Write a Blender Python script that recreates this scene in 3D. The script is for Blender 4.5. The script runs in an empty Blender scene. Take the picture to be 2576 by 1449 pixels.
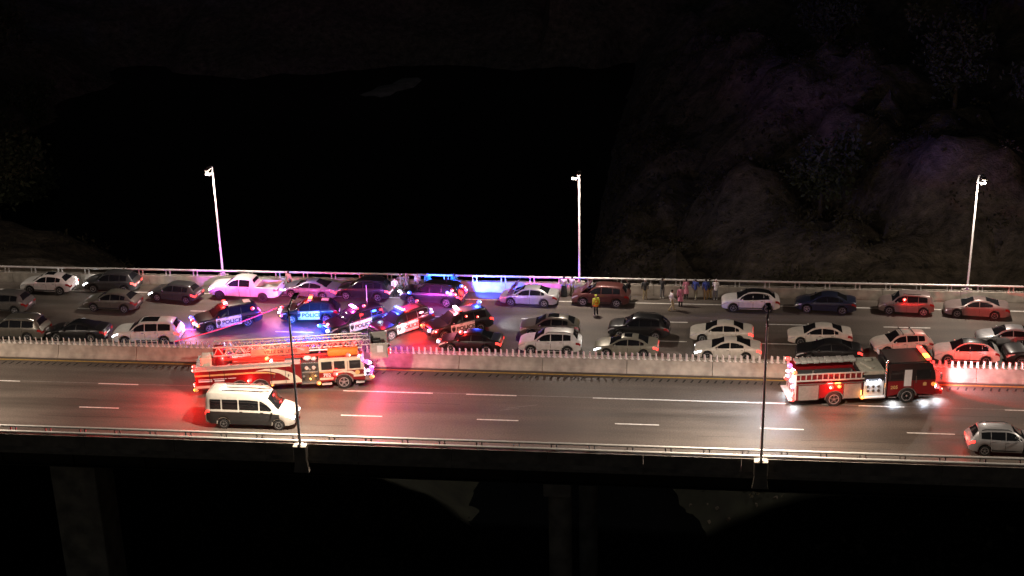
import bpy, bmesh, math, random
from mathutils import Vector, Matrix, noise
R = math.radians
random.seed(7)
sc = bpy.context.scene
C = sc.collection

# ---------------------------------------------------------------- camera, sky, exposure
cam_d = bpy.data.cameras.new('camera')
cam = bpy.data.objects.new('camera', cam_d); C.objects.link(cam); sc.camera = cam
PITCH, ROLL, YAW = 0.37221770, -0.02376100, 0.12177222
cam_d.sensor_width = 36.0
cam_d.lens = 3609.94 / 2576 * 36.0
cam_d.clip_start = 1.0
cam_d.clip_end = 3000.0
fwd = Vector((-math.sin(YAW)*math.cos(PITCH), math.cos(YAW)*math.cos(PITCH), -math.sin(PITCH)))
rgt = Vector((math.cos(YAW), math.sin(YAW), 0)); up = rgt.cross(fwd)
r2 = math.cos(ROLL)*rgt + math.sin(ROLL)*up
u2 = -math.sin(ROLL)*rgt + math.cos(ROLL)*up
m = Matrix((r2, u2, -fwd)).transposed().to_4x4(); m.translation = Vector((0, -95, 43))
cam.matrix_world = m

w = bpy.data.worlds.new('World'); sc.world = w; w.use_nodes = True
nt = w.node_tree
bg = nt.nodes['Background']
sky = nt.nodes.new('ShaderNodeTexSky'); sky.sky_type = 'NISHITA'; sky.sun_disc = False
sky.sun_elevation = R(-4); sky.sun_rotation = R(200)
nt.links.new(sky.outputs[0], bg.inputs[0]); bg.inputs[1].default_value = 0.22

vs = sc.view_settings
vs.view_transform = 'Standard'; vs.look = 'None'; vs.exposure = 0.0; vs.gamma = 1.0; vs.use_curve_mapping = False
sc.cycles.sample_clamp_indirect = 2.5
sc.cycles.max_bounces = 5
sc.cycles.diffuse_bounces = 2
sc.cycles.glossy_bounces = 3
sc.cycles.use_denoising = True
sc.cycles.caustics_reflective = False; sc.cycles.caustics_refractive = False

# ---------------------------------------------------------------- materials
def mat(name, col, rough=.5, metal=0., coat=0., spec=.5, var=0., scale=6., bump=0., emis=None, estr=0., col2=None):
    ma = bpy.data.materials.new(name); ma.use_nodes = True
    n = ma.node_tree.nodes; l = ma.node_tree.links; b = n['Principled BSDF']
    b.inputs['Base Color'].default_value = (*col, 1); b.inputs['Roughness'].default_value = rough
    b.inputs['Metallic'].default_value = metal; b.inputs['Coat Weight'].default_value = coat
    b.inputs['Coat Roughness'].default_value = .05
    b.inputs['Specular IOR Level'].default_value = spec
    if var > 0 or bump > 0:
        tc = n.new('ShaderNodeTexCoord'); no = n.new('ShaderNodeTexNoise'); no.inputs['Scale'].default_value = scale
        no.inputs['Detail'].default_value = 6
        l.new(tc.outputs['Object'], no.inputs['Vector'])
        if var > 0:
            ra = n.new('ShaderNodeValToRGB')
            c2 = col2 or tuple(c*(1-var) for c in col); c1 = tuple(min(1, c*(1+var*.6)) for c in col) if not col2 else col
            ra.color_ramp.elements[0].position = .3; ra.color_ramp.elements[1].position = .7
            ra.color_ramp.elements[0].color = (*c2, 1); ra.color_ramp.elements[1].color = (*c1, 1)
            l.new(no.outputs['Fac'], ra.inputs['Fac']); l.new(ra.outputs['Color'], b.inputs['Base Color'])
        if bump > 0:
            bp = n.new('ShaderNodeBump'); bp.inputs['Strength'].default_value = bump; bp.inputs['Distance'].default_value = .05
            l.new(no.outputs['Fac'], bp.inputs['Height']); l.new(bp.outputs['Normal'], b.inputs['Normal'])
    if emis:
        b.inputs['Emission Color'].default_value = (*emis, 1); b.inputs['Emission Strength'].default_value = estr
        ma.cycles.emission_sampling = 'NONE'
    return ma

def paint(name, col, metal=.0, rough=.35):
    return mat('paint_'+name, col, rough=rough, metal=metal, coat=.6, var=.12, scale=3.)

def asphalt():
    ma = mat('asphalt', (.085, .078, .072), rough=.52, spec=.45)
    n = ma.node_tree.nodes; l = ma.node_tree.links; b = n['Principled BSDF']
    tc = n.new('ShaderNodeTexCoord')
    fine = n.new('ShaderNodeTexNoise'); fine.inputs['Scale'].default_value = 9; fine.inputs['Detail'].default_value = 8; fine.inputs['Roughness'].default_value = .75
    mp = n.new('ShaderNodeMapping'); mp.inputs['Scale'].default_value = (.035, .55, 1)
    streak = n.new('ShaderNodeTexNoise'); streak.inputs['Scale'].default_value = 1.6; streak.inputs['Detail'].default_value = 5
    blot = n.new('ShaderNodeTexNoise'); blot.inputs['Scale'].default_value = .22; blot.inputs['Detail'].default_value = 4
    l.new(tc.outputs['Object'], fine.inputs['Vector']); l.new(tc.outputs['Object'], mp.inputs['Vector'])
    l.new(mp.outputs[0], streak.inputs['Vector']); l.new(tc.outputs['Object'], blot.inputs['Vector'])
    def ramp(a, b_, lo, hi):
        r = n.new('ShaderNodeValToRGB'); r.color_ramp.elements[0].position = a; r.color_ramp.elements[1].position = b_
        r.color_ramp.elements[0].color = (lo, lo, lo, 1); r.color_ramp.elements[1].color = (hi, hi, hi, 1); return r
    r1 = ramp(.35, .68, .62, 1.3); l.new(fine.outputs['Fac'], r1.inputs[0])
    r2_ = ramp(.3, .7, .62, 1.25); l.new(streak.outputs['Fac'], r2_.inputs[0])
    r3 = ramp(.35, .65, .88, 1.1); l.new(blot.outputs['Fac'], r3.inputs[0])
    def mul(a, b_):
        mx = n.new('ShaderNodeMix'); mx.data_type = 'RGBA'; mx.blend_type = 'MULTIPLY'; mx.inputs[0].default_value = 1
        l.new(a, mx.inputs[6]); 
        if isinstance(b_, tuple): mx.inputs[7].default_value = b_
        else: l.new(b_, mx.inputs[7])
        return mx.outputs[2]
    o = mul(mul(r1.outputs[0], r2_.outputs[0]), r3.outputs[0]); o = mul(o, (.108, .090, .075, 1))
    l.new(o, b.inputs['Base Color'])
    rr = ramp(.3, .7, .52, .72); l.new(streak.outputs['Fac'], rr.inputs[0]); l.new(rr.outputs[0], b.inputs['Roughness'])
    bp = n.new('ShaderNodeBump'); bp.inputs['Strength'].default_value = .25; bp.inputs['Distance'].default_value = .02
    l.new(fine.outputs['Fac'], bp.inputs['Height']); l.new(bp.outputs['Normal'], b.inputs['Normal'])
    return ma

def glow(name, col, s):
    return mat('lamp_'+name, (.2, .2, .2), rough=.3, emis=col, estr=s)

M = {}
M['asphalt'] = asphalt()
M['concrete'] = mat('concrete', (.42, .375, .32), rough=.85, var=.35, scale=1.4, bump=.3)
M['concrete_dark'] = mat('weathered_concrete', (.42, .385, .34), rough=.9, var=.45, scale=.8, bump=.3)
M['steel'] = mat('galvanised_steel', (.66, .64, .61), rough=.42, metal=.3, var=.12, scale=4)
M['pole'] = mat('pole_paint', (.72, .71, .69), rough=.45, metal=.1, var=.08, scale=2)
M['pole_dark'] = mat('luminaire_grey', (.10, .10, .105), rough=.5, metal=.3, var=.1)
M['girder'] = mat('girder_paint', (.035, .03, .027), rough=.7, var=.3, scale=.7)
M['blade'] = mat('glare_blade_plastic', (.80, .77, .72), rough=.55, var=.12, scale=3)
M['white_mark'] = mat('white_road_paint', (.72, .70, .66), rough=.6, var=.3, scale=5)
M['faint_mark'] = mat('worn_road_paint', (.19, .18, .165), rough=.6, var=.35, scale=4)
M['yellow_mark'] = mat('yellow_road_paint', (.55, .36, .07), rough=.6, var=.3, scale=4)
M['groove'] = mat('milled_groove', (.022, .02, .018), rough=.9, var=.2)
M['tyre'] = mat('tyre_rubber', (.018, .018, .018), rough=.8, var=.2)
M['rim'] = mat('alloy_rim', (.55, .55, .56), rough=.35, metal=.6, var=.1)
M['rim_dark'] = mat('dark_rim', (.07, .07, .075), rough=.4, metal=.4, var=.1)
M['glass'] = mat('car_glass', (.012, .013, .015), rough=.06, spec=.6, var=.05)
M['black_trim'] = mat('black_plastic', (.022, .022, .023), rough=.5, var=.15)
M['chrome'] = mat('chrome', (.8, .8, .8), rough=.18, metal=1., var=.03)
M['plate'] = mat('plate_white', (.7, .7, .72), rough=.5, var=.05)
M['head_off'] = mat('headlight_lens', (.5, .5, .52), rough=.12, coat=.5, var=.1)
M['tail_off'] = mat('taillight_lens', (.30, .012, .012), rough=.15, coat=.5, var=.1)
M['head_on'] = glow('headlight', (.95, .97, 1), 14)
M['tail_on'] = glow('taillight', (1, .03, .02), 3.2)
M['red_glow'] = glow('red', (1, .03, .018), 6.5)
M['red_core'] = glow('red_core', (1, .32, .24), 8)
M['blue_glow'] = glow('blue', (.025, .13, 1), 8)
M['blue_core'] = glow('blue_core', (.4, .7, 1), 8)
M['white_glow'] = glow('white', (1, .85, 1), 14)
M['pink_glow'] = glow('pink', (1, .18, .7), 6)
M['amber_glow'] = glow('amber', (1, .38, .03), 9)
M['cool_glow'] = glow('cool', (.75, .85, 1), 12)
M['lum_glow'] = glow('luminaire', (1, .86, .68), 25)
M['line_glow'] = mat('glowing_line_red', (.8, .05, .04), rough=.5, emis=(1, .06, .05), estr=.55)  # emission makes the red line glow though it is no lamp
PAINT = {
 'white': paint('white', (.72, .70, .67)), 'pearl': paint('pearl', (.66, .63, .56)), 'silver': paint('silver', (.42, .42, .43), .35),
 'grey': paint('grey', (.16, .155, .145), .35), 'dark_grey': paint('dark_grey', (.05, .05, .052), .3), 'black': paint('black', (.012, .012, .013)),
 'navy': paint('navy', (.02, .025, .05), .2), 'maroon': paint('maroon', (.10, .035, .032), .3), 'bronze': paint('bronze', (.13, .12, .10), .3),
 'beige': paint('beige', (.30, .285, .23), .3), 'blue_grey': paint('blue_grey', (.20, .21, .26), .3), 'red_grey': paint('red_grey', (.22, .17, .16), .3),
 'fire_red': paint('fire_red', (.18, .006, .009)), 'cream': paint('cream', (.62, .56, .44)), 'gold': mat('gold_stripe', (.62, .40, .16), rough=.4, var=.1),
}

# ---------------------------------------------------------------- mesh builder helpers
class MB:
    def __init__(s): s.v = []; s.f = []
    def add(s, vs, fs):
        o = len(s.v); s.v += [tuple(p) for p in vs]; s.f += [tuple(i+o for i in f) for f in fs]; return s
    def box(s, c, d, rot=None, taper=1., bev=0.):
        x, y, z = d[0]/2, d[1]/2, d[2]/2; t = taper
        if bev <= 0:
            p = [(-x,-y,-z),(x,-y,-z),(x,y,-z),(-x,y,-z),(-x*t,-y*t,z),(x*t,-y*t,z),(x*t,y*t,z),(-x*t,y*t,z)]
            f = [(0,3,2,1),(4,5,6,7),(0,1,5,4),(1,2,6,5),(2,3,7,6),(3,0,4,7)]
        else:
            bm = bmesh.new(); bmesh.ops.create_cube(bm, size=1)
            for q in bm.verts: q.co = Vector((q.co.x*d[0], q.co.y*d[1], q.co.z*d[2]))
            bmesh.ops.bevel(bm, geom=bm.edges[:], offset=bev, segments=2, affect='EDGES', profile=.5)
            bm.verts.index_update(); p = [tuple(q.co) for q in bm.verts]; f = [tuple(q.index for q in k.verts) for k in bm.faces]; bm.free()
        mt = rot.to_matrix() if rot is not None and hasattr(rot, 'to_matrix') else rot
        p = [Vector(q) for q in p]
        if mt is not None: p = [mt @ q for q in p]
        c = Vector(c); return s.add([q+c for q in p], f)
    def tube(s, pts, r, n=8, cap=True):
        pts = [Vector(p) for p in pts]; rs = r if isinstance(r, (list, tuple)) else [r]*len(pts)
        vs = []; fs = []
        for i, p in enumerate(pts):
            d = (pts[min(i+1, len(pts)-1)] - pts[max(i-1, 0)]).normalized()
            a = Vector((0, 0, 1)) if abs(d.z) < .9 else Vector((1, 0, 0))
            u = d.cross(a).normalized(); q = d.cross(u)
            for k in range(n):
                t = 2*math.pi*k/n; vs.append(p + (u*math.cos(t) + q*math.sin(t))*rs[i])
        for i in range(len(pts)-1):
            for k in range(n):
                fs.append((i*n+k, i*n+(k+1) % n, (i+1)*n+(k+1) % n, (i+1)*n+k))
        if cap: fs.append(tuple(range(n-1, -1, -1))); fs.append(tuple((len(pts)-1)*n+k for k in range(n)))
        return s.add(vs, fs)
    def lathe_y(s, prof, c, n=20):   # profile of (r, y) turned about the local y axis
        c = Vector(c); vs = []; fs = []
        for (r, y) in prof:
            for k in range(n):
                t = 2*math.pi*k/n; vs.append(c+Vector((r*math.cos(t), y, r*math.sin(t))))
        for i in range(len(prof)-1):
            for k in range(n): fs.append((i*n+k, (i+1)*n+k, (i+1)*n+(k+1) % n, i*n+(k+1) % n))
        fs.append(tuple(range(n))); fs.append(tuple((len(prof)-1)*n+k for k in range(n-1, -1, -1)))
        return s.add(vs, fs)
    def prism(s, poly, y0, y1):      # polygon in (x, z), extruded along y
        n = len(poly); vs = [(x, y0, z) for x, z in poly]+[(x, y1, z) for x, z in poly]
        fs = [tuple(range(n)), tuple(range(2*n-1, n-1, -1))]+[(i, i+n, (i+1) % n+n, (i+1) % n) for i in range(n)]
        return s.add(vs, fs)
    def ellipsoid(s, c, r, nu=10, nv=6):
        c = Vector(c); vs = []; fs = []
        for i in range(nv+1):
            a = math.pi*i/nv
            for k in range(nu):
                t = 2*math.pi*k/nu; vs.append(c+Vector((r[0]*math.sin(a)*math.cos(t), r[1]*math.sin(a)*math.sin(t), r[2]*math.cos(a))))
        for i in range(nv):
            for k in range(nu): fs.append((i*nu+k, (i+1)*nu+k, (i+1)*nu+(k+1) % nu, i*nu+(k+1) % nu))
        return s.add(vs, fs)
    def strip(s, rows):              # grid of points
        n = len(rows[0]); vs = [p for r in rows for p in r]
        return s.add(vs, [(i*n+k, i*n+k+1, (i+1)*n+k+1, (i+1)*n+k) for i in range(len(rows)-1) for k in range(n-1)])
    def mesh(s, name, smooth=None, fix=True):
        me = bpy.data.meshes.new(name); me.from_pydata([tuple(p) for p in s.v], [], s.f)
        if fix:
            bm = bmesh.new(); bm.from_mesh(me); bmesh.ops.remove_doubles(bm, verts=bm.verts, dist=1e-5)
            bmesh.ops.recalc_face_normals(bm, faces=bm.faces); bm.to_mesh(me); bm.free()
        if smooth:
            me.shade_smooth(); me.set_sharp_from_angle(angle=R(smooth))
        me.update(); return me

def link(name, me, ma=None, parent=None, loc=(0, 0, 0), rot=(0, 0, 0)):
    o = bpy.data.objects.new(name, me); C.objects.link(o)
    o.location = loc; o.rotation_euler = rot
    if me is not None and ma is not None:
        if len(me.materials) == 0: me.materials.append(ma)
        elif me.materials[0] != ma:
            o.material_slots[0].link = 'OBJECT'; o.material_slots[0].material = ma
    if parent: o.parent = parent
    return o
def part(name, mb, ma, parent, smooth=None, **k): return link(name, mb.mesh(name, smooth), ma, parent, **k)
def thing(name, label, cat, loc=(0, 0, 0), rz=0, group=None):
    o = bpy.data.objects.new(name, None); C.objects.link(o); o.location = loc; o.rotation_euler = (0, 0, rz)
    o.empty_display_size = .3; o['label'] = label; o['category'] = cat
    if group: o['group'] = group
    return o
def tag(o, label, cat, group=None):
    o['label'] = label; o['category'] = cat
    if group: o['group'] = group
    return o
def struct(name, mb, ma, smooth=None):
    o = link(name, mb.mesh(name, smooth), ma); o['kind'] = 'structure'; return o
def light(kind, parent, loc, power, col, size=.1, spot=None, direction=None, name='lamp_light', blend=.6):
    d = bpy.data.lights.new(name, kind); d.energy = power; d.color = col
    if kind == 'SPOT': d.spot_size = R(spot); d.spot_blend = blend
    d.shadow_soft_size = size
    o = bpy.data.objects.new(name, d); C.objects.link(o); o.parent = parent; o.location = loc
    if direction is not None: o.rotation_euler = Vector(direction).to_track_quat('-Z', 'Y').to_euler()
    return o
RED, BLUE, PINK, AMB, COOL = (1, .014, .012), (.02, .07, 1), (1, .06, .55), (1, .35, .05), (.75, .86, 1)

# ================================================================= TERRAIN, RIVER, HILLS
def right_bank(y):   # x of the waterline of the right bank
    if y < 0: return 9 + (-y)*.05
    return 9 - min(y, 60)*.36 + max(0, y-60)*.02
def left_bank(y):
    if y < 38: return -15 - max(0, -y)*.1 + 2.5*math.sin(y*.21)
    return -15 - min((y-38)*1.6, 104) + 2.5*math.sin(y*.21)
def ground_z(x, y):
    d = max(x-right_bank(y), left_bank(y)-x)
    far = y-205-16*noise.noise(Vector((x*.03, 5.5, .3)))-6*noise.noise(Vector((x*.13, 2.5, .3)))
    d = max(d, far)
    nz = noise.fractal(Vector((x*.055, y*.055, 3.1)), 1., 2., 5)*(1.3 if y > 15 and x > 0 else 1)
    nz2 = noise.fractal(Vector((x*.35, y*.35, 7.7)), 1., 2., 4)
    if d <= 0: return -25.6 + max(-6, d*.25)
    h = 17*(1-math.exp(-d/26)) + d*.05
    if x > 0 or (x > -30 and y > 40):
        k = min(1, max(0, (y-15)/20))
        h = h*(1-k) + k*(11*(1-math.exp(-d/5)) + 12*(1-math.exp(-d/40)))
        cr = abs(noise.noise(Vector((x*.06, y*.045, 9.1)))); cr2 = abs(noise.noise(Vector((x*.19+4, y*.15, 2.3)))); cr3 = noise.noise(Vector((x*.5, y*.4, 4.4)))
        h += k*min(1, d/6)*((cr-.25)*11 + (cr2-.25)*4.5 + cr3*.9)
    ridge = max(0., math.sin(x*.11 + y*.045 + 1.2))*6*min(1, d/25) if x > right_bank(y) and y > 15 else 0
    roof = 1 - max(0., 1-abs(y)/30)*.45
    return -25.3 + (h + ridge)*roof + nz*2.6*min(1, d/12) + nz2*.8
mb = MB(); nx, ny = 210, 210
def gx(i): return -260 + 420*i/nx
def gy(j): return -90 + 420*(j/ny)
mb.add([(gx(i), gy(j), ground_z(gx(i), gy(j))) for j in range(ny+1) for i in range(nx+1)],
       [(j*(nx+1)+i, j*(nx+1)+i+1, (j+1)*(nx+1)+i+1, (j+1)*(nx+1)+i) for j in range(ny) for i in range(nx) if gy(j) >= 32])
nb = MB(); nb.v = list(mb.v); nb.f = [(j*(nx+1)+i, j*(nx+1)+i+1, (j+1)*(nx+1)+i+1, (j+1)*(nx+1)+i) for j in range(ny) for i in range(nx) if gy(j) < 32]
def prune(b):
    used = sorted({i for f in b.f for i in f}); mp = {o: n for n, o in enumerate(used)}; b.v = [b.v[i] for i in used]; b.f = [tuple(mp[i] for i in f) for f in b.f]
prune(mb); prune(nb)
struct('grass_bank', nb, mat('rough_grass', (.018, .020, .011), rough=.95, var=.5, scale=.6, bump=.8, col2=(.007, .008, .005)), smooth=60)
tm = mat('bank_soil', (.37, .285, .20), rough=.95, var=.6, scale=.7, bump=.65, col2=(.07, .058, .036))
[n_ for n_ in tm.node_tree.nodes if n_.type == 'BUMP'][0].inputs['Distance'].default_value = 1.3
[n_ for n_ in tm.node_tree.nodes if n_.type == 'TEX_NOISE'][0].inputs['Roughness'].default_value = .72
terrain = struct('terrain', mb, tm, smooth=60)
mb = MB(); mb.add([(-1500, -700, -24.6), (1500, -700, -24.6), (1500, 1500, -24.6), (-1500, 1500, -24.6)], [(0, 1, 2, 3)])
struct('river', mb, mat('river_water', (.002, .0025, .003), rough=.3, spec=.12, var=.2, scale=.3, bump=.25))
# far dark hillside closing the horizon
mb = MB(); rows = []
for a in range(0, 61):
    t = R(20 + 140*a/60); rr = 420 + 40*math.sin(a*.7)
    rows.append([(rr*math.cos(t)*k, rr*math.sin(t)*k, z + 12*noise.noise(Vector((a*.3, k*3, 0)))) for k, z in ((.9, -26), (1., 0), (1.15, 45), (1.4, 80))])
mb.strip(rows); struct('hills', mb, mat('forest_hill', (.03, .034, .02), rough=1, var=.5, scale=.1), smooth=60)

# ================================================================= BRIDGE DECK AND ROAD
X0, X1 = -112., 84.
YF, YN = 13.35, -15.25
mb = MB(); mb.add([(X0, YN-.25, 0), (X1, YN-.25, 0), (X1, YF+.35, 0), (X0, YF+.35, 0)], [(0, 1, 2, 3)])
struct('road_surface', mb, M['asphalt'])
def markings(name, y, segs, ma, wd=.13, z=.004):
    mb = MB()
    for a, b in segs:
        n = max(1, int((b-a)/4))
        for i in range(n):
            xa, xb = a+(b-a)*i/n, a+(b-a)*(i+1)/n
            mb.add([(xa, y-wd/2, z), (xb, y-wd/2, z), (xb, y+wd/2, z), (xa, y+wd/2, z)], [(0, 1, 2, 3)])
    return struct(name, mb, ma)
def dashes(keep, per=9., ln=3.1):
    out = list(keep); a = min(k[0] for k in keep); b = max(k[0] for k in keep)
    x = a-per
    while x > X0+2: out.append((x, x+ln)); x -= per
    x = b+per
    while x < X1-4: out.append((x, x+ln)); x += per
    return out
markings('edge_line', 11.62, [(X0, X1)], M['white_mark'], .15)
markings('lane_line', 7.84, dashes([(-48.03, -44.96), (-38.6, -35.6), (-30, -27), (-20.8, -17.8), (-11.9, -8.6), (-2.2, .99), (6.9, 10.26), (15.75, 19.22)]), M['white_mark'], .14)
markings('lane_line', 4.11, dashes([(-39.7, -36.6), (-30.6, -27.6), (-26.1, -22.9), (-11, -8), (-2.2, .93), (6.44, 9.6), (15.24, 18.63)]), M['white_mark'], .14)
markings('lane_line', -5.99, dashes([(-49.8, -46.7), (-40.83, -37.87), (-22.97, -16.62), (-14.28, -10.76), (-5.48, 7.6), (12.4, 15.4), (21.93, 25)]), M['white_mark'], .13)
markings('worn_lane_line', -5.93, [(X0, X1)], M['faint_mark'], .09, .002)
markings('lane_line', -9.79, dashes([(-40.69, -37.86), (-31.4, -28.6), (-22.27, -19.44), (-13.0, -10.21), (-3.79, -.89), (5.67, 8.49), (15.05, 18.06)]), M['white_mark'], .13)
markings('yellow_line', -2.31, [(X0, X1)], M['yellow_mark'], .15)
mb = MB()
x = X0
while x < X1:
    yb = -2.62 - .02*random.random(); ln = .42+.1*random.random()
    if random.random() > .06:
        mb.add([(x, yb, .004), (x+.13, yb, .004), (x+.13-.16, yb-ln, .004), (x-.16, yb-ln, .004)], [(0, 3, 2, 1)])
    x += .55
o = link('rumble_strip', mb.mesh('rumble_strip'), M['groove']); o['kind'] = 'stuff'
# expansion joint, tar lines
mb = MB()
mb.add([(-.3, -15.2, .006), (-.24, -15.2, .006), (-.42, -12.6, .006), (-.47, -12.6, .006)], [(0, 1, 2, 3)])
for k in range(26):
    x = random.uniform(-45, 28); y = random.uniform(-14, 12.5); ln = random.uniform(2, 7)
    pts = [(x+ln*i/6, y+random.uniform(-.06, .06)) for i in range(7)]
    for i in range(6):
        mb.add([(pts[i][0], pts[i][1], .0015), (pts[i+1][0], pts[i+1][1], .0015), (pts[i+1][0], pts[i+1][1]+.035, .0015), (pts[i][0], pts[i][1]+.035, .0015)], [(0, 1, 2, 3)])
struct('tar_seam', mb, M['groove'])
mb = MB()
for p, q in (((-11.2, -8.0), (-9.2, -7.35)), ((-11.6, -8.35), (-10.4, -7.95))):
    mb.add([(p[0], p[1], .003), (q[0], q[1], .003), (q[0]+.05, q[1]+.06, .003), (p[0]-.05, p[1]+.04, .003)], [(0, 1, 2, 3)])
struct('paint_scuff', mb, M['faint_mark'])

bridge = thing('bridge_superstructure', 'dark steel girders and deck carrying the motorway over the river', 'bridge')
mb = MB(); mb.box(((X0+X1)/2, -.9, -.16), (X1-X0, 29.6, .28)); part('deck_slab', mb, M['concrete_dark'], bridge)
for y in (-13.2, -9.2, -5.2, 3.2, 7.2, 11.2):
    mb = MB(); mb.box(((X0+X1)/2, y, -1.45), (X1-X0, .06, 2.3)); mb.box(((X0+X1)/2, y, -2.62), (X1-X0, .6, .06)); mb.box(((X0+X1)/2, y, -.33), (X1-X0, .5, .05))
    x = X0+2
    while x < X1: mb.box((x, y, -1.45), (.04, .44, 2.18)); x += 5
    part('girder', mb, M['girder'], bridge)
def pier(label, cols, cap):
    t = thing('bridge_pier', label, 'pier', (cols[0][0], 0, -25), 0, 'piers under the motorway bridge')
    x0 = cols[0][0]
    for (x, y, rr, h) in cols:
        mb = MB(); mb.tube([(x-x0, y, -6), (x-x0, y, 22.3)], rr, 24); part('column', mb, M['concrete_dark'], t, smooth=40)
    mb = MB(); mb.box((0, cap[1], 21.9), (1.8, cap[0], 1.0), bev=.08); part('pier_cap', mb, M['concrete_dark'], t)
    return t
pier('round grey concrete column pier in the middle of the river', [(-7.35, -11.4, .78, 1), (-6.9, 10.5, .78, 1)], (26, -.5))
t = thing('bridge_pier', 'broad stepped concrete pier at the lower left bank', 'pier', (-41, -11, -25), R(0), 'piers under the motorway bridge')
mb = MB(); mb.box((.4, 0, 16), (3.2, 3, 13), bev=.1); part('shaft', mb, M['concrete_dark'], t)
mb = MB(); mb.box((-.5, -.2, 3.2), (6.2, 5, 13.5), bev=.15); part('plinth', mb, M['concrete_dark'], t)

# median barrier with glare blades
med = thing('median_barrier', 'long concrete median barrier topped with a row of pale upright blades', 'barrier', (0, -1.1, 0))
prof = [(-.78, 0), (-.78, .08), (-.55, .3), (-.34, .9), (.34, .9), (.55, .3), (.78, .08), (.78, 0)]
mb = MB(); mb.add([(-3.02, y, z) for y, z in prof]+[(2.98, y, z) for y, z in prof],
       [tuple(range(8)), tuple(range(15, 7, -1))]+[(i, i+8, (i+1) % 8+8, (i+1) % 8) for i in range(8)])
seg = mb.mesh('barrier_segment')
x = X0+3; k = 0
while x < X1-3:
    link('barrier_segment', seg, M['concrete'], med, loc=(x, random.uniform(-.008, .008), random.uniform(-.006, .004))); x += 6.04
mb = MB(); mb.box((0, 0, .015), (.2, .3, .03)); mb.box((0, 0, .25), (.055, .2, .46), taper=.9, bev=.01); mb.add([(-.025,-.06,.03),(.025,-.06,.03),(.025,-.16,.03),(-.025,-.16,.03),(0,-.06,.16)],[(0,1,4),(0,4,2,3),(1,2,4)])
bl = mb.mesh('glare_blade')
x = -73.0
while x < 48:
    o = link('glare_blade', bl, M['blade'], med, loc=(x, -.18+random.uniform(-.015, .015), .9), rot=(random.uniform(-.04, .04), random.uniform(-.05, .05), R(36)+random.uniform(-.12, .12))); x += .427

# parapets and railings
def parapet(name, label, y, side, x0, x1, off):
    t = thing(name, label, 'railing', (0, y, 0))
    s = side
    pr = [(0, 0), (0, .12), (s*.06, .86), (s*.44, .86), (s*.44, -.5), (0, -.5)]
    mb = MB(); n = len(pr)
    mb.add([(-2.995, a, b) for a, b in pr]+[(2.995, a, b) for a, b in pr], [tuple(range(n)), tuple(range(2*n-1, n-1, -1))]+[(i, i+n, (i+1) % n+n, (i+1) % n) for i in range(n)])
    sg = mb.mesh('parapet_segment')
    x = x0+3
    while x < x1-2: link('parapet_segment', sg, M['concrete'], t, loc=(x, 0, random.uniform(-.005, .005))); x += 6.02
    yr = s*.2
    mb = MB(); mb.tube([(x0, yr, 1.34), (x1, yr, 1.34)], .085, 12); part('top_rail', mb, M['steel'], t, smooth=40)
    if name == 'near_bridge_railing':
        mb = MB(); mb.tube([(x0, s*.3, 1.0), (x1, s*.3, 1.0)], .10, 12); part('lower_rail', mb, M['steel'], t, smooth=40)
    mb = MB(); mb.box((0, 0, .24), (.09, .12, .46), taper=.8); mb.box((0, 0, .01), (.18, .2, .02)); ps = mb.mesh('rail_post')
    x = x0+off
    while x < x1:
        for dx in (-.17, .17): link('rail_post', ps, M['steel'], t, loc=(x+dx, yr, .86))
        x += 2.36
    return t
parapet('far_bridge_railing', 'pale steel tube railing on a concrete parapet along the far shoulder', YF-.1, 1, -74, 48, 1.04)
parapet('near_bridge_railing', 'double steel tube railing on the concrete parapet nearest the viewer', YN, -1, -74, 48, .6)

# lamp posts
def lamp_post(x, side, label, bracket):
    y = 13.62 if side > 0 else -15.98
    t = thing('lamp_post', label, 'lamp post', (x, y, 0), 0, 'lamp posts along the bridge')
    s = -side
    mb = MB(); mb.box((0, 0, .45), (.85, .55, 1.0), bev=.06)
    if side < 0: mb.box((0, .02, -.5), (1.0, .45, .9), taper=.7)
    part('pedestal', mb, M['concrete'], t)
    mb = MB(); mb.tube([(0, 0, .93), (0, 0, 6), (0, 0, 9.8)], [.09, .078, .066], 12); mb.box((0, 0, .97), (.36, .36, .06)); part('pole', mb, M['pole'], t, smooth=40)
    mb = MB(); mb.tube([(0, 0, 9.8), (0, 0, 10.3), (.05, s*.45, 10.5), (.08, s*.95, 10.56)], [.08, .075, .06, .05], 8); part('arm', mb, M['pole_dark'], t, smooth=40)
    mb = MB(); mb.box((.1, s*1.35, 10.55), (.34, .95, .13), bev=.05); mb.box((.1, s*1.1, 10.65), (.2, .4, .08), bev=.03)
    h = part('lamp_head', mb, M['pole_dark'], t)
    mb = MB(); mb.box((.1, s*1.38, 10.475), (.26, .7, .02)); part('lens', mb, M['lum_glow'], h)
    if bracket:
        b = bracket
        mb = MB(); mb.tube([(0, 0, 9.75), (b*.42, s*.05, 9.75)], .03, 6); mb.box((b*.5, s*.05, 9.72), (.2, .14, .2), bev=.03); mb.ellipsoid((b*.28, s*.06, 9.68), (.09, .09, .1)); part('camera_bracket', mb, M['pole'], t)
    L = light('AREA', t, (.1, s*1.4, 10.42), LAMP_W*(.36 if side > 0 else .95), (1, .84, .70) if side > 0 else (1, .82, .65), direction=(0, 0, -1), name='lamp_light')
    L.data.shape = 'RECTANGLE'; L.data.size = .3; L.data.size_y = .7; L.data.spread = R(150 if side > 0 else 140)
    P = light('POINT', t, (.1, s*1.4, 10.36), LAMP_W*(.40 if side > 0 else .78), (1, .86, .72) if side > 0 else (1, .82, .65), .12, name='lamp_spill')
    return t
LAMP_W = 3000.
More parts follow.
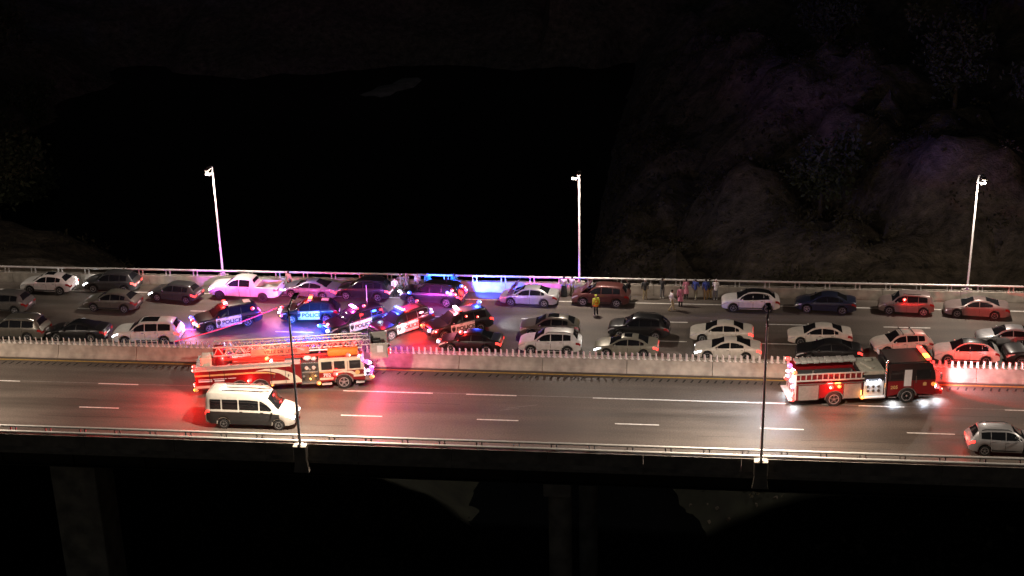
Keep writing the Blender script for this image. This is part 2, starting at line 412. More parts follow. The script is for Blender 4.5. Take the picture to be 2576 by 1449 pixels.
far_lbl = ['tall pale lamp post beyond the left frame edge on the far parapet', 'tall white lamp post behind the white pickup, small bracket near its top', 'tall white lamp post on the far parapet beside the maroon car',
           'tall white lamp post at far right, behind the red-lit sedan', 'tall pale lamp post beyond the right frame edge on the far parapet']
for x, l_, b in zip((-68.2, -37.6, -7.75, 22.85, 53.2), far_lbl, (0, -1, -1, 1, 0)): lamp_post(x, 1, l_, b)
near_lbl = ['near lamp post beyond the left frame edge', 'dark lamp post on the near railing crossing the ladder truck and the van', 'dark lamp post on the near railing left of the black roofed fire engine', 'near lamp post beyond the right frame edge']
for x, l_ in zip((-52.3, -23.45, 5.42, 34.3), near_lbl): lamp_post(x, -1, l_, 0)
# ================================================================= VEHICLES
def interp(pts, x):
    if x <= pts[0][0]: return pts[0][1]
    for i in range(len(pts)-1):
        (a, p), (b, q) = pts[i], pts[i+1]
        if x <= b:
            h = b-a; t = (x-a)/h
            def sl(k):
                if k <= 0 or k >= len(pts)-1:
                    k2 = max(0, min(k, len(pts)-2)); return (pts[k2+1][1]-pts[k2][1])/(pts[k2+1][0]-pts[k2][0])
                d0 = (pts[k][1]-pts[k-1][1])/(pts[k][0]-pts[k-1][0]); d1 = (pts[k+1][1]-pts[k][1])/(pts[k+1][0]-pts[k][0])
                return 0 if d0*d1 <= 0 else 2*d0*d1/(d0+d1)
            m0, m1 = sl(i)*h, sl(i+1)*h
            t2, t3 = t*t, t*t*t
            return (2*t3-3*t2+1)*p + (t3-2*t2+t)*m0 + (-2*t3+3*t2)*q + (t3-t2)*m1
    return pts[-1][1]

TYPES = {
 'sedan': dict(L=4.66, wb=2.70, fo=.92, W=1.82, sill=.22, rw=.33, rf=.60, ws=(1.12, 2.02), rg=(3.18, 3.95), hatch=False,
    top=[(0, .60), (.06, .70), (.35, .80), (1.12, .945), (2.02, 1.37), (2.5, 1.435), (3.1, 1.40), (3.5, 1.27), (4.0, 1.06), (4.4, 1.02), (4.6, .98), (4.66, .84)],
    sh=[(0, .58), (.35, .76), (1.12, .88), (2.5, .92), (3.9, .97), (4.4, .98), (4.66, .82)], win=[(1.38, 2.42), (2.48, 3.32), (3.36, 3.62)]),
 'fastback': dict(L=4.78, wb=2.75, fo=.93, W=1.84, sill=.21, rw=.335, rf=.58, ws=(1.2, 2.15), rg=(2.98, 4.02), hatch=False,
    top=[(0, .60), (.06, .69), (.4, .79), (1.2, .93), (2.15, 1.35), (2.55, 1.41), (2.95, 1.38), (3.5, 1.23), (4.1, 1.05), (4.55, .99), (4.72, .94), (4.78, .82)],
    sh=[(0, .58), (.4, .75), (1.2, .87), (2.5, .92), (3.9, .98), (4.55, .96), (4.78, .8)], win=[(1.5, 2.5), (2.56, 3.5)]),
 'hatch': dict(L=4.28, wb=2.62, fo=.86, W=1.80, sill=.22, rw=.325, rf=.62, ws=(1.05, 1.85), rg=(3.72, 4.10), hatch=True,
    top=[(0, .60), (.06, .72), (.35, .83), (1.05, .97), (1.85, 1.42), (2.4, 1.49), (3.2, 1.47), (3.68, 1.40), (4.0, 1.13), (4.18, .98), (4.28, .82)],
    sh=[(0, .58), (.35, .78), (1.05, .9), (2.5, .94), (3.7, .98), (4.28, .8)], win=[(1.32, 2.25), (2.31, 3.1), (3.14, 3.6)]),
 'suv': dict(L=4.58, wb=2.68, fo=.92, W=1.86, sill=.27, rw=.355, rf=.64, ws=(1.12, 1.92), rg=(3.98, 4.36), hatch=True, rails=True, clad=True,
    top=[(0, .72), (.06, .84), (.35, .96), (1.12, 1.09), (1.92, 1.58), (2.4, 1.66), (3.4, 1.65), (3.94, 1.58), (4.22, 1.30), (4.42, 1.08), (4.58, .92)],
    sh=[(0, .70), (.35, .90), (1.12, 1.02), (2.5, 1.06), (3.9, 1.12), (4.42, 1.05), (4.58, .9)], win=[(1.4, 2.34), (2.40, 3.24), (3.29, 3.85)]),
 'crossover': dict(L=4.48, wb=2.64, fo=.9, W=1.84, sill=.26, rw=.35, rf=.61, ws=(1.15, 2.0), rg=(3.62, 4.14), hatch=True, clad=True,
    top=[(0, .68), (.06, .80), (.35, .92), (1.15, 1.05), (2.0, 1.50), (2.5, 1.57), (3.1, 1.54), (3.6, 1.44), (4.0, 1.2), (4.3, 1.04), (4.48, .88)],
    sh=[(0, .66), (.35, .86), (1.15, .98), (2.5, 1.02), (3.8, 1.08), (4.3, 1.02), (4.48, .86)], win=[(1.42, 2.36), (2.42, 3.2), (3.24, 3.62)]),
 'big_suv': dict(L=5.15, wb=2.98, fo=.98, W=2.0, sill=.3, rw=.38, rf=.68, ws=(1.3, 2.08), rg=(4.66, 4.96), hatch=True, rails=True, clad=True,
    top=[(0, .82), (.06, .95), (.35, 1.06), (1.3, 1.16), (2.08, 1.68), (2.6, 1.79), (4.0, 1.79), (4.62, 1.70), (4.86, 1.40), (5.02, 1.1), (5.15, .95)],
    sh=[(0, .80), (.35, 1.0), (1.3, 1.09), (2.6, 1.13), (4.5, 1.17), (5.02, 1.08), (5.15, .93)], win=[(1.58, 2.52), (2.58, 3.5), (3.56, 4.5)]),
 'box_car': dict(L=4.14, wb=2.56, fo=.8, W=1.80, sill=.24, rw=.34, rf=.68, ws=(.95, 1.55), rg=(3.82, 4.02), hatch=True,
    top=[(0, .70), (.06, .84), (.35, .96), (.95, 1.06), (1.55, 1.52), (2.0, 1.61), (3.2, 1.60), (3.76, 1.55), (3.93, 1.3), (4.05, 1.05), (4.14, .9)],
    sh=[(0, .68), (.35, .9), (.95, .98), (2.5, 1.03), (3.7, 1.1), (4.05, 1.03), (4.14, .88)], win=[(1.18, 2.05), (2.11, 2.9), (2.95, 3.6)]),
 'pickup': dict(L=5.95, wb=3.68, fo=.95, W=1.96, sill=.38, rw=.39, rf=.66, ws=(1.4, 2.1), rg=(3.72, 3.95), hatch=False, bed=(4.12, 5.84, .72),
    top=[(0, .92), (.06, 1.04), (.35, 1.13), (1.4, 1.24), (2.1, 1.72), (2.6, 1.84), (3.3, 1.83), (3.7, 1.75), (3.98, 1.28), (4.08, 1.24), (5.0, 1.24), (5.88, 1.24), (5.95, 1.2)],
    sh=[(0, .90), (.35, 1.07), (1.4, 1.16), (2.6, 1.19), (3.98, 1.20), (5.0, 1.21), (5.95, 1.18)], win=[(1.66, 2.62), (2.68, 3.55)]),
 'van': dict(L=6.0, wb=3.75, fo=1.0, W=2.06, sill=.32, rw=.36, rf=.78, ws=(.95, 1.72), rg=(5.84, 5.97), hatch=True,
    top=[(0, .95), (.06, 1.08), (.4, 1.22), (.95, 1.40), (1.72, 2.22), (2.2, 2.48), (3.2, 2.54), (5.6, 2.54), (5.82, 2.44), (5.94, 1.9), (6.0, 1.2)],
    sh=[(0, .92), (.4, 1.12), (.95, 1.27), (2.5, 1.36), (5.8, 1.38), (6.0, 1.15)], win=[(1.3, 2.2), (2.3, 3.6), (3.7, 4.75), (4.85, 5.6)], wtop=.34),
}
class Shape:
    def __init__(s, p):
        s.__dict__.update(dict(rails=False, clad=False, bed=None, wtop=.0)); s.__dict__.update(p)
        s.xf = [s.fo, s.fo+s.wb]; s.ra = s.rw+.06
    def w(s, x):
        v = s.W/2
        if x < .8: v *= 1-.20*(1-x/.8)**2.3
        e = s.L-x
        if e < .7: v *= 1-.14*(1-e/.7)**2.2
        return v
    def zb(s, x):
        z = s.sill
        if x < .3: z += .06*(1-x/.3)
        if s.L-x < .35: z += .12*(1-(s.L-x)/.35)
        for c in s.xf:
            if abs(x-c) < s.ra: z = max(z, math.sqrt(s.ra**2-(x-c)**2)+s.rw)
        return z
    def zs(s, x): return interp(s.sh, x)
    def zt(s, x): return max(interp(s.top, x), s.zs(x)+.015)
    def ring(s, x):
        zb, zs, zt, w = s.zb(x), s.zs(x), s.zt(x), s.w(x)
        zb = min(zb, zs-.1)
        c = min(1, max(0, (zt-zs-.03)/.33)); c = c*c*(3-2*c)
        wr = (w-.11)*(1-c) + s.W/2*s.rf*(w/(s.W/2))**.5*c
        ze = zt-.055*c-.008
        r = [(0, zb), (w-.1, zb), (w-.025, zb+.025), (w, zb+(zs-zb)*.35), (w-.004, zb+(zs-zb)*.68), (w-.028, zs-.05), (w-.06, zs)]
        mid = ((w-.06)*.52+wr*.48+.018*c, zs*.48+ze*.52)
        r += [mid, (wr, ze), (wr-.055, ze+(zt-ze)*.8), (wr*.5, zt+.018), (0, zt+.026)]
        if s.bed and s.bed[0] <= x <= s.bed[1]:
            r[9] = (wr-.03, zt); r[10] = (wr-.035, s.bed[2]); r[11] = (0, s.bed[2])
        return r
    def side(s, x, z):               # half width of the outer skin at (x, z)
        r = s.ring(x)[1:9]
        if z <= r[0][1]: return r[1][0]
        for (y0, z0), (y1, z1) in zip(r, r[1:]):
            if z0 <= z <= z1: return y0 + (y1-y0)*((z-z0)/max(1e-6, z1-z0))
        return r[-1][0]
    def topz(s, x, y):
        r = s.ring(x); a = [r[11], r[10], r[9], r[8], r[7]]
        y = abs(y)
        for (y0, z0), (y1, z1) in zip(a, a[1:]):
            if y0 <= y <= y1: return z0+(z1-z0)*((y-y0)/max(1e-6, y1-y0))
        return r[8][1]
    def body(s):
        xs = set()
        n = int(s.L/.16)
        for i in range(n+1): xs.add(round(s.L*i/n, 4))
        for d in (.02, .05, .1): xs.add(d); xs.add(round(s.L-d, 4))
        for c in s.xf:
            xs = {x for x in xs if abs(x-c) > s.ra+.03}
            for k in range(13): xs.add(round(c-s.ra*math.cos(math.pi*k/12)*.9999, 4))
            xs.add(c-s.ra-.012); xs.add(c+s.ra+.012)
        if s.bed: xs |= {s.bed[0]-.01, s.bed[0], s.bed[1], s.bed[1]+.01}
        xs = sorted(x for x in xs if 0 <= x <= s.L)
        mb = MB(); rows = []
        for x in xs:
            r = s.ring(x); rows.append([(x, y, z) for y, z in r]+[(x, -y, z) for y, z in r[-2:0:-1]])
        nn = len(rows[0])
        mb.add([p for r in rows for p in r], [(i*nn+k, (i+1)*nn+k, (i+1)*nn+(k+1) % nn, i*nn+(k+1) % nn) for i in range(len(rows)-1) for k in range(nn)])
        for base, o in ((0, 0), ((len(rows)-1)*nn, 1)):
            for i in range(0, 11):
                a, b = i, i+1; ra_, rb = (nn-a) % nn, (nn-b) % nn
                f = (base+a, base+b, base+rb, base+ra_) if a != 0 and b != 11 else ((base+a, base+b, base+rb) if a == 0 else (base+a, base+b, base+ra_))
                mb.f.append(f)
        return mb
    def side_patch(s, x0, x1, zl, zu, sgn, off=.008, n=8, m_=3):
        mb = MB(); rows = []
        for i in range(n+1):
            x = x0+(x1-x0)*i/n; a, b = zl(x), zu(x); b = max(b, a+.005)
            rows.append([(x, sgn*(s.side(x, a+(b-a)*j/m_)+off), a+(b-a)*j/m_) for j in range(m_+1)])
        if sgn > 0: rows = rows[::-1]
        mb.strip(rows); return mb
    def top_patch(s, x0, x1, inset, off=.008, n=7, m_=8):
        mb = MB(); rows = []
        for i in range(n+1):
            x = x0+(x1-x0)*i/n; r = s.ring(x); h = r[8][0]-inset
            dz = (s.zt(min(x+.02, s.L))-s.zt(max(0, x-.02)))/.04; nl = math.hypot(1, dz)
            rows.append([(x-dz/nl*off, -h+2*h*j/m_, s.topz(x, -h+2*h*j/m_)+off/nl) for j in range(m_+1)])
        mb.strip(rows); return mb

def recentre(mb, s):
    cx = s.fo+s.wb/2; mb.v = [(x-cx, y, z) for x, y, z in mb.v]; return mb
CACHE = {}
def wheel_meshes(rw, wd=.22):
    mb = MB(); h = wd/2
    mb.lathe_y([(rw*.66, -h), (rw*.95, -h), (rw, -h*.7), (rw, h*.7), (rw*.95, h), (rw*.66, h)], (0, 0, 0), 22)
    ty = mb.mesh('tyre', 40)
    mb = MB(); q = -h-.004
    rr = rw*.67
    mb.lathe_y([(rr, q+.02), (rr, q), (rr*.88, q), (rr*.86, q+.05), (rr*.3, q+.06)], (0, 0, 0), 22)
    mb.lathe_y([(rr*.24, q+.02), (rr*.2, q+.0), (.001, q-.002)], (0, 0, 0), 12)
    for k in range(5):
        a = 2*math.pi*k/5+.3; u = Vector((math.cos(a), 0, math.sin(a))); v = Vector((-math.sin(a), 0, math.cos(a)))
        p0, p1 = u*rr*.15, u*rr*.92
        vs_ = [p0+v*.04*rr/.22, p0-v*.04*rr/.22, p1-v*.028*rr/.22, p1+v*.028*rr/.22]
        mb.add([(p.x, q+.004, p.z) for p in vs_]+[(p.x, q+.04, p.z) for p in vs_], [(0, 1, 2, 3), (0, 4, 5, 1), (1, 5, 6, 2), (2, 6, 7, 3), (3, 7, 4, 0)])
    return ty, mb.mesh('rim', 40)
def type_meshes(ty):
    if ty in CACHE: return CACHE[ty]
    s = Shape(TYPES[ty]); D = {'s': s}; cx = s.fo+s.wb/2
    def fin(name, mb, sm=None): return recentre(mb, s).mesh(name, sm)
    D['body'] = fin('body', s.body(), 38)
    D['windshield'] = fin('windshield', s.top_patch(s.ws[0]+.03, s.ws[1]-.04, .05), 60)
    D['rear_window'] = fin('rear_window', s.top_patch(s.rg[0]+.03, s.rg[1]-.03, .09), 60)
    D['roof_panel'] = fin('roof_panel', s.top_patch(s.ws[1]-.05, s.rg[0]+.05, -.005, off=.006), 60)
    D['pillar_trim'] = [fin('pillar_trim', s.side_patch(s.ws[0]+.3, s.rg[0]+.05, lambda x: s.zs(x)+.02, lambda x: s.ring(x)[8][1]-.005, sg, off=.004, n=12), 60) for sg in (-1, 1)]
    D['sunroof'] = fin('sunroof', s.top_patch(s.ws[1]+.15, s.ws[1]+.15+(s.rg[0]-s.ws[1])*.5, .2, off=.012), 60)
    D['side_window'] = []
    for sg in (-1, 1):
        for (a, b) in s.win:
            zu = lambda x: s.ring(x)[8][1]-.05-s.wtop
            zl = lambda x: s.zs(x)+.035
            D['side_window'].append(fin('side_window', s.side_patch(a, b, zl, zu, sg), 60))
    D['headlight'] = []; D['taillight'] = []
    for sg in (-1, 1):
        mb = s.side_patch(.015, .5, lambda x: s.zs(x)-.17+.12*x, lambda x: s.zs(x)-.045, sg, off=.01, n=6, m_=2)
        wy = s.w(0); z1 = s.zs(0)-.045; z0 = s.zs(0)-.17
        f = [(-.012, sg*(wy-.06), z0), (-.012, sg*(wy-.36), z0+.03), (-.012, sg*(wy-.36), z1-.02), (-.012, sg*(wy-.06), z1), (.0, sg*(wy+.01), z0), (.0, sg*(wy+.01), z1)]
        mb.add(f, [(0, 1, 2, 3), (4, 0, 3, 5)]); D['headlight'].append(fin('headlight', mb))
        e = s.L
        mb = s.side_patch(e-.36, e-.01, lambda x: s.zs(x)-.2-.02, lambda x: s.zs(x)-.045, sg, off=.01, n=6, m_=2)
        wy = s.w(e); z1 = s.zs(e)-.04; z0 = s.zs(e)-.22
        f = [(e+.012, sg*(wy-.06), z0), (e+.012, sg*(wy-.34), z0+.03), (e+.012, sg*(wy-.34), z1), (e+.012, sg*(wy-.06), z1), (e, sg*(wy+.01), z0), (e, sg*(wy+.01), z1)]
        mb.add(f, [(0, 1, 2, 3), (4, 0, 3, 5)]); D['taillight'].append(fin('taillight', mb))
    zf = s.zs(0)
    mb = MB(); mb.box((-.008, 0, zf*.62), (.03, s.w(0)*1.15, zf*.36), bev=.01); mb.box((-.015, 0, zf-.12), (.03, .7, .07)); D['grille'] = fin('grille', mb)
    ze = s.zs(s.L)
    mb = MB(); mb.box((s.L+.006, 0, ze-.16 if s.hatch else ze-.2), (.02, .5, .13)); D['number_plate'] = fin('number_plate', mb)
    mb = MB(); mb.box((s.L-.0, 0, .42), (.05, s.w(s.L)*1.6, .14), bev=.02); D['rear_bumper'] = fin('rear_bumper', mb)
    D['mirror'] = []
    for sg in (-1, 1):
        x = s.ws[0]+.42; mb = MB(); mb.ellipsoid((x, sg*(s.w(x)+.07), s.zs(x)+.09), (.07, .12, .08)); mb.tube([(x, sg*(s.w(x)-.08), s.zs(x)+.02), (x, sg*(s.w(x)+.02), s.zs(x)+.06)], .025, 6)
        D['mirror'].append(fin('mirror', mb, 60))
    D['door_handle'] = []
    for sg in (-1, 1):
        for (a, b) in s.win[:2]:
            x = b-.12; z = s.zs(x)-.09; mb = MB(); mb.box((x, sg*(s.side(x, z)+.012), z), (.2, .03, .035), bev=.008); D['door_handle'].append(fin('door_handle', mb))
    D['seam'] = []
    for sg in (-1, 1):
        mb = MB()
        for x in (s.win[0][0]-.12, s.win[0][1]+.03, s.win[1][1]+.06):
            v = s.side_patch(x, x+.022, lambda q: max(s.sill+.04, s.zb(q)+.04), lambda q: s.zs(q)-.01, sg, off=.003, n=1, m_=5); mb.add(v.v, v.f)
        D['seam'].append(fin('door_gap', mb))
    if s.clad:
        D['cladding'] = []
        for sg in (-1, 1):
            mb = MB(); v = s.side_patch(s.xf[0]+s.ra, s.xf[1]-s.ra, lambda x: s.sill+.01, lambda x: s.sill+.17, sg, off=.012, n=4, m_=2); mb.add(v.v, v.f)
            for c in s.xf:
                rows = []
                for k in range(15):
                    a = math.pi*k/14; r_ = []
                    for rr in (s.ra+.002, s.ra+.065):
                        x = c-rr*math.cos(a); z = s.rw+rr*math.sin(a)*1.0; z = max(z, s.sill+.02); r_.append((x, sg*(s.side(x, z)+.014), z))
                    rows.append(r_)
                mb.strip(rows)
            D['cladding'].append(fin('cladding', mb))
    if s.rails:
        D['roof_rail'] = []
        for sg in (-1, 1):
            mb = MB(); pts = []
            for i in range(9):
                x = s.ws[1]+.1+(s.rg[0]-s.ws[1]-.25)*i/8; y = s.ring(x)[8][0]-.04; pts.append((x, sg*y, s.topz(x, y)+(.05 if 0 < i < 8 else .0)))
            mb.tube(pts, .024, 6); D['roof_rail'].append(fin('roof_rail', mb, 50))
    D['tyre'], D['rim'] = wheel_meshes(s.rw)
    CACHE[ty] = D; return D

def car(ty, loc, yaw, pa, label, name='parked_car', cat='car', group='cars stopped on the bridge', head=False, tail=False, roof=None, sunroof=False, rim='rim', rails='chrome', beam=None):
    D = type_meshes(ty); s = D['s']; P = PAINT[pa]
    t = thing(name, label, cat, (loc[0], loc[1], 0), R(yaw), group)
    b = link('body', D['body'], P, t)
    link('windshield', D['windshield'], M['glass'], t); link('rear_window', D['rear_window'], M['glass'], t)
    for q in D['side_window']: link('side_window', q, M['glass'], t)
    for q in D['headlight']: link('headlight', q, M['head_on'] if head else M['head_off'], t)
    for q in D['taillight']: link('taillight', q, M['tail_on'] if tail else M['tail_off'], t)
    link('grille', D['grille'], M['black_trim'], t); link('number_plate', D['number_plate'], M['plate'], t); link('rear_bumper', D['rear_bumper'], M['black_trim'], t)
    for q in D['mirror']: link('mirror', q, P, t)
    for q in D['door_handle']: link('door_handle', q, P if pa not in ('white', 'pearl') else M['chrome'], t)
    for q in D['seam']: link('door_gap', q, M['groove'], t)
    for q in D.get('cladding', []): link('cladding', q, M['black_trim'], t)
    if rails:
        for q in D.get('roof_rail', []): link('roof_rail', q, M['chrome'] if rails == 'chrome' else M['black_trim'], t)
    if roof: link('roof_panel', D['roof_panel'], PAINT[roof] if roof in PAINT else M[roof], t, )
    if roof:
        for q in D['pillar_trim']: link('pillar_trim', q, PAINT['black'], t)
    if sunroof: link('sunroof', D['sunroof'], M['glass'], t)
    for c in (-1, 1):
        for sg in (-1, 1):
            wobj = link('wheel', D['tyre'], M['tyre'], t, loc=(c*s.wb/2, sg*(s.W/2-.125), s.rw), rot=(0, 0, 0 if sg < 0 else math.pi))
            link('rim', D['rim'], M[rim], wobj)
    if head:
        light('SPOT', t, (-s.fo-s.wb/2-.08, 0, .68), beam or 260, (1, .95, .88), .25, 75, (-1, 0, -.10), 'headlight_beam', .7)
    if tail:
        light('POINT', t, (s.L-s.fo-s.wb/2+.2, 0, .85), 5, (1, .06, .04), .25, name='taillight_light')
    return t, s

def from_wheels(mid, yaw, half=.8):
    a = R(yaw); return (mid[0]-math.sin(a)*half, mid[1]+math.cos(a)*half)
def pc(ty, mid, yaw, pa, label, **k):
    return car(ty, from_wheels(mid, yaw), yaw, pa, label, **k)

pc('crossover', (-52.0, 10.75), -2.5, 'white', 'white crossover on the far shoulder, first from the left at the railing', sunroof=True)
pc('suv', (-53.9, 6.35), -4.5, 'grey', 'grey SUV cut off by the left frame edge in the middle lane', rails=None)
pc('suv', (-46.7, 11.3), -2, 'dark_grey', 'dark SUV with bright red brake lights at the far railing, behind the white crossover', head=True, tail=True, rails=None, beam=420)
pc('crossover', (-45.1, 7.2), -4, 'bronze', 'grey crossover overlapping the dark braking SUV, rear lit white', )
pc('hatch', (-40.7, 9.55), -10, 'dark_grey', 'dark hatchback with lit headlights and red tail lamps, behind the white pickup\'s left', head=True, tail=True, beam=380)
pc('pickup', (-35.1, 10.35), -4, 'white', 'white crew cab pickup with empty open bed under the left lamp post', name='pickup_truck', cat='pickup truck', head=True, rim='rim_dark', beam=160)
pc('fastback', (-29.8, 11.0), -8, 'blue_grey', 'blue-grey sedan right behind the white pickup, bathed in pink light', head=True, tail=True, beam=420)
pc('suv', (-25.2, 10.85), -6, 'black', 'black SUV with silver roof rails between the blue-grey sedan and the standing group', tail=True)
pc('sedan', (-11.7, 10.4), -4, 'silver', 'silver sedan alone on the far shoulder left of the maroon SUV')
pc('suv', (-5.95, 10.7), -4.5, 'maroon', 'maroon SUV parked below the middle far lamp post', rails=None)
pc('crossover', (-9.4, 4.1), 1, 'bronze', 'dark bronze crossover just above the white hatchback SUV by the barrier', sunroof=True)
pc('suv', (-9.13, 1.12), 0, 'white', 'bright white compact SUV with black windows beside the median barrier, middle of frame', rails='black_trim')
pc('suv', (-2.75, 4.3), -4, 'black', 'black SUV with chrome roof rails and window trim, right of the bronze crossover')
pc('sedan', (-3.56, .95), -1.5, 'beige', 'beige-grey car with lit headlamps and glass roof behind the barrier blades', head=True, tail=True, sunroof=True, beam=120)
pc('sedan', (3.4, 3.95), -2, 'pearl', 'pale silver-white sedan directly above the white coupe-like sedan', tail=True)
pc('fastback', (3.77, .9), -1.5, 'pearl', 'white sleek sedan with lit headlamps beside the barrier, left of the right lamp post', head=True, tail=True, beam=120)
pc('crossover', (5.85, 10.2), 0, 'white', 'white crossover with black roof at the far shoulder, tinted blue and pink', roof='black')
pc('sedan', (11.55, 10.3), -5, 'navy', 'dark navy sedan on the far shoulder between two lighter cars')
pc('sedan', (10.6, 3.85), -1, 'pearl', 'plain white sedan with no lights on, above the black roofed fire engine\'s tail')
pc('sedan', (11.0, .95), -1, 'black', 'dark car half hidden behind the ladders of the black roofed fire engine', tail=True)
pc('box_car', (17.75, 10.3), -4.5, 'red_grey', 'boxy dark hatchback with roof bars glowing red, second from the right at the far railing', rails='chrome')
pc('fastback', (22.9, 9.95), -6, 'red_grey', 'grey sedan washed in red light, rightmost on the far shoulder')
pc('hatch', (16.6, 2.75), 9, 'pearl', 'white hatchback with two roof bars right above the fire engine cab')
pc('crossover', (20.7, 1.25), -2, 'white', 'white crossover with dark roof, lit red, at the barrier in front of the fire engine', roof='black')
pc('sedan', (24.3, 4.3), -2, 'silver', 'silver car with shiny bonnet cut off at the right frame edge')
pc('big_suv', (25.9, 1.35), 4, 'black', 'large black SUV at the barrier cut off by the right frame edge', rails=None)
pc('big_suv', (-50.6, 1.05), -1.5, 'bronze', 'taupe SUV with roof rails at the barrier by the left frame edge')
pc('fastback', (-45.6, 1.3), -1, 'black', 'black glossy sedan with dark glass roof beside the barrier on the left', sunroof=True, roof='glass')
pc('big_suv', (-39.85, .95), 5, 'white', 'white long estate SUV with sunroof, lit violet, behind the first police SUV', head=True, tail=True, sunroof=True, rails=None, beam=300)
t, s = car('van', (-27.75, -11.3), 180, 'pearl', 'pale passenger van passing on the near carriageway under the dark lamp post', name='passenger_van', cat='van', group='moving vehicles on the near carriageway', head=True, tail=True, beam=100)
# dark lower flanks of the van
mbv = MB()
for sg in (-1, 1):
    v = s.side_patch(.9, 5.9, lambda x: max(s.sill+.03, s.zb(x)+.02), lambda x: s.zs(x)-.12, sg, off=.01, n=40, m_=3); mbv.add(v.v, v.f)
part('lower_panel', recentre(mbv, s), PAINT['dark_grey'], t)
for y in (-.5, 0, .5):
    mbv = MB(); mbv.box((.35, y, 2.575), (3.2, .06, .03)); part('roof_rib', mbv, M['black_trim'], t)
mbv = MB(); mbv.box((1.9, .2, 2.62), (.3, .2, .1), bev=.03); part('roof_lamp', mbv, M['white_glow'], t)
car('suv', (20.7, -11.75), 180, 'silver', 'pale SUV with red tail lights leaving at the lower right edge', name='moving_suv', group='moving vehicles on the near carriageway', tail=True)[0]
for l_ in [c for c in C.objects if c.type == 'LIGHT' and c.parent and c.parent.name == 'moving_suv']: l_.data.energy = 45
# ---------------------------------------------------------------- lettering
def text_mesh(txt, size, ext=.004, bold=0.):
    cu = bpy.data.curves.new('lettering', 'FONT'); cu.body = txt; cu.size = size; cu.extrude = ext; cu.offset = bold
    cu.align_x = 'CENTER'; cu.align_y = 'CENTER'; cu.resolution_u = 3
    ob = bpy.data.objects.new('tmp', cu); C.objects.link(ob)
    dg = bpy.context.evaluated_depsgraph_get(); me = bpy.data.meshes.new_from_object(ob.evaluated_get(dg)); me.name = 'lettering'
    bpy.data.objects.remove(ob); bpy.data.curves.remove(cu); return me
T_POLICE = text_mesh('POLICE', .46, bold=.012)
def emblem_mesh():
    mb = MB(); P = [(-.16, .16), (-.08, .2), (0, .17), (.08, .2), (.16, .16), (.14, -.02), (.0, -.2), (-.14, -.02)]
    mb.add([(x, 0, z) for x, z in P]+[(x, -.006, z) for x, z in P], [tuple(range(8)), tuple(range(15, 7, -1))]+[(i, i+8, (i+1) % 8+8, (i+1) % 8) for i in range(8)])
    mb.box((0, -.01, .25), (.2, .012, .06)); mb.box((0, -.01, -.27), (.26, .012, .05))
    return mb.mesh('emblem')
EMB = emblem_mesh()

# ---------------------------------------------------------------- police vehicles
def lightbar(t, s, cols, z=None, x=None):
    xb = (s.ws[1]+.42-s.fo-s.wb/2) if x is None else x
    zb = s.topz(xb+s.fo+s.wb/2, 0)
    b = MB(); b.box((xb, 0, zb+.05), (.26, 1.16, .05), bev=.015); b.box((xb, -.42, zb+.02), (.1, .06, .06)); b.box((xb, .42, zb+.02), (.1, .06, .06))
    bar = part('light_bar', b, M['black_trim'], t)
    n = len(cols)
    for i, c in enumerate(cols):
        w_ = 1.14/n; b = MB(); b.box((xb, -.57+w_*(i+.5), zb+.115), (.25, w_*.94, .085), bev=.02)
        part('lamp_module', b, M[c] if c in M else M['glass'], bar)
    return xb, zb+.3
CORE = {'red_glow': 'red_core', 'blue_glow': 'blue_core'}
HALO_LENS = {'red_glow': 'red_lens', 'blue_glow': 'blue_lens', 'white_glow': 'white_lens', 'pink_glow': 'pink_lens', 'amber_glow': 'amber_lens', 'cool_glow': 'white_lens'}
for n_, c_, e_ in (('red', (1, .012, .01), 2.2), ('blue', (.01, .10, 1), 3.0), ('white', (.8, .7, 1), 1.2), ('pink', (1, .12, .7), 1.5), ('amber', (1, .16, .0), 1.4)): M[n_+'_lens'] = glow(n_+'_lens', c_, e_)  # dim saturated glow colours stand in for the halo around each lamp
def marker(t, p, ma, r=.06, name='marker_light'):
    r = min(r, .11)
    b = MB(); b.ellipsoid(p, (r*1.55, r*1.55, r*1.4), 10, 6); o = part(name, b, M[HALO_LENS[ma]], t, smooth=60)  # dome oversized to imitate the lamp's halo
    q = Vector(p); d = Vector((q.x*.35, q.y if abs(q.y) > .5 else -.4, .25)).normalized(); b = MB(); b.ellipsoid(q+d*r*1.0, (r*.8, r*.8, r*.8), 8, 5); part('bulb', b, M[CORE.get(ma, ma)], o, smooth=60); return o
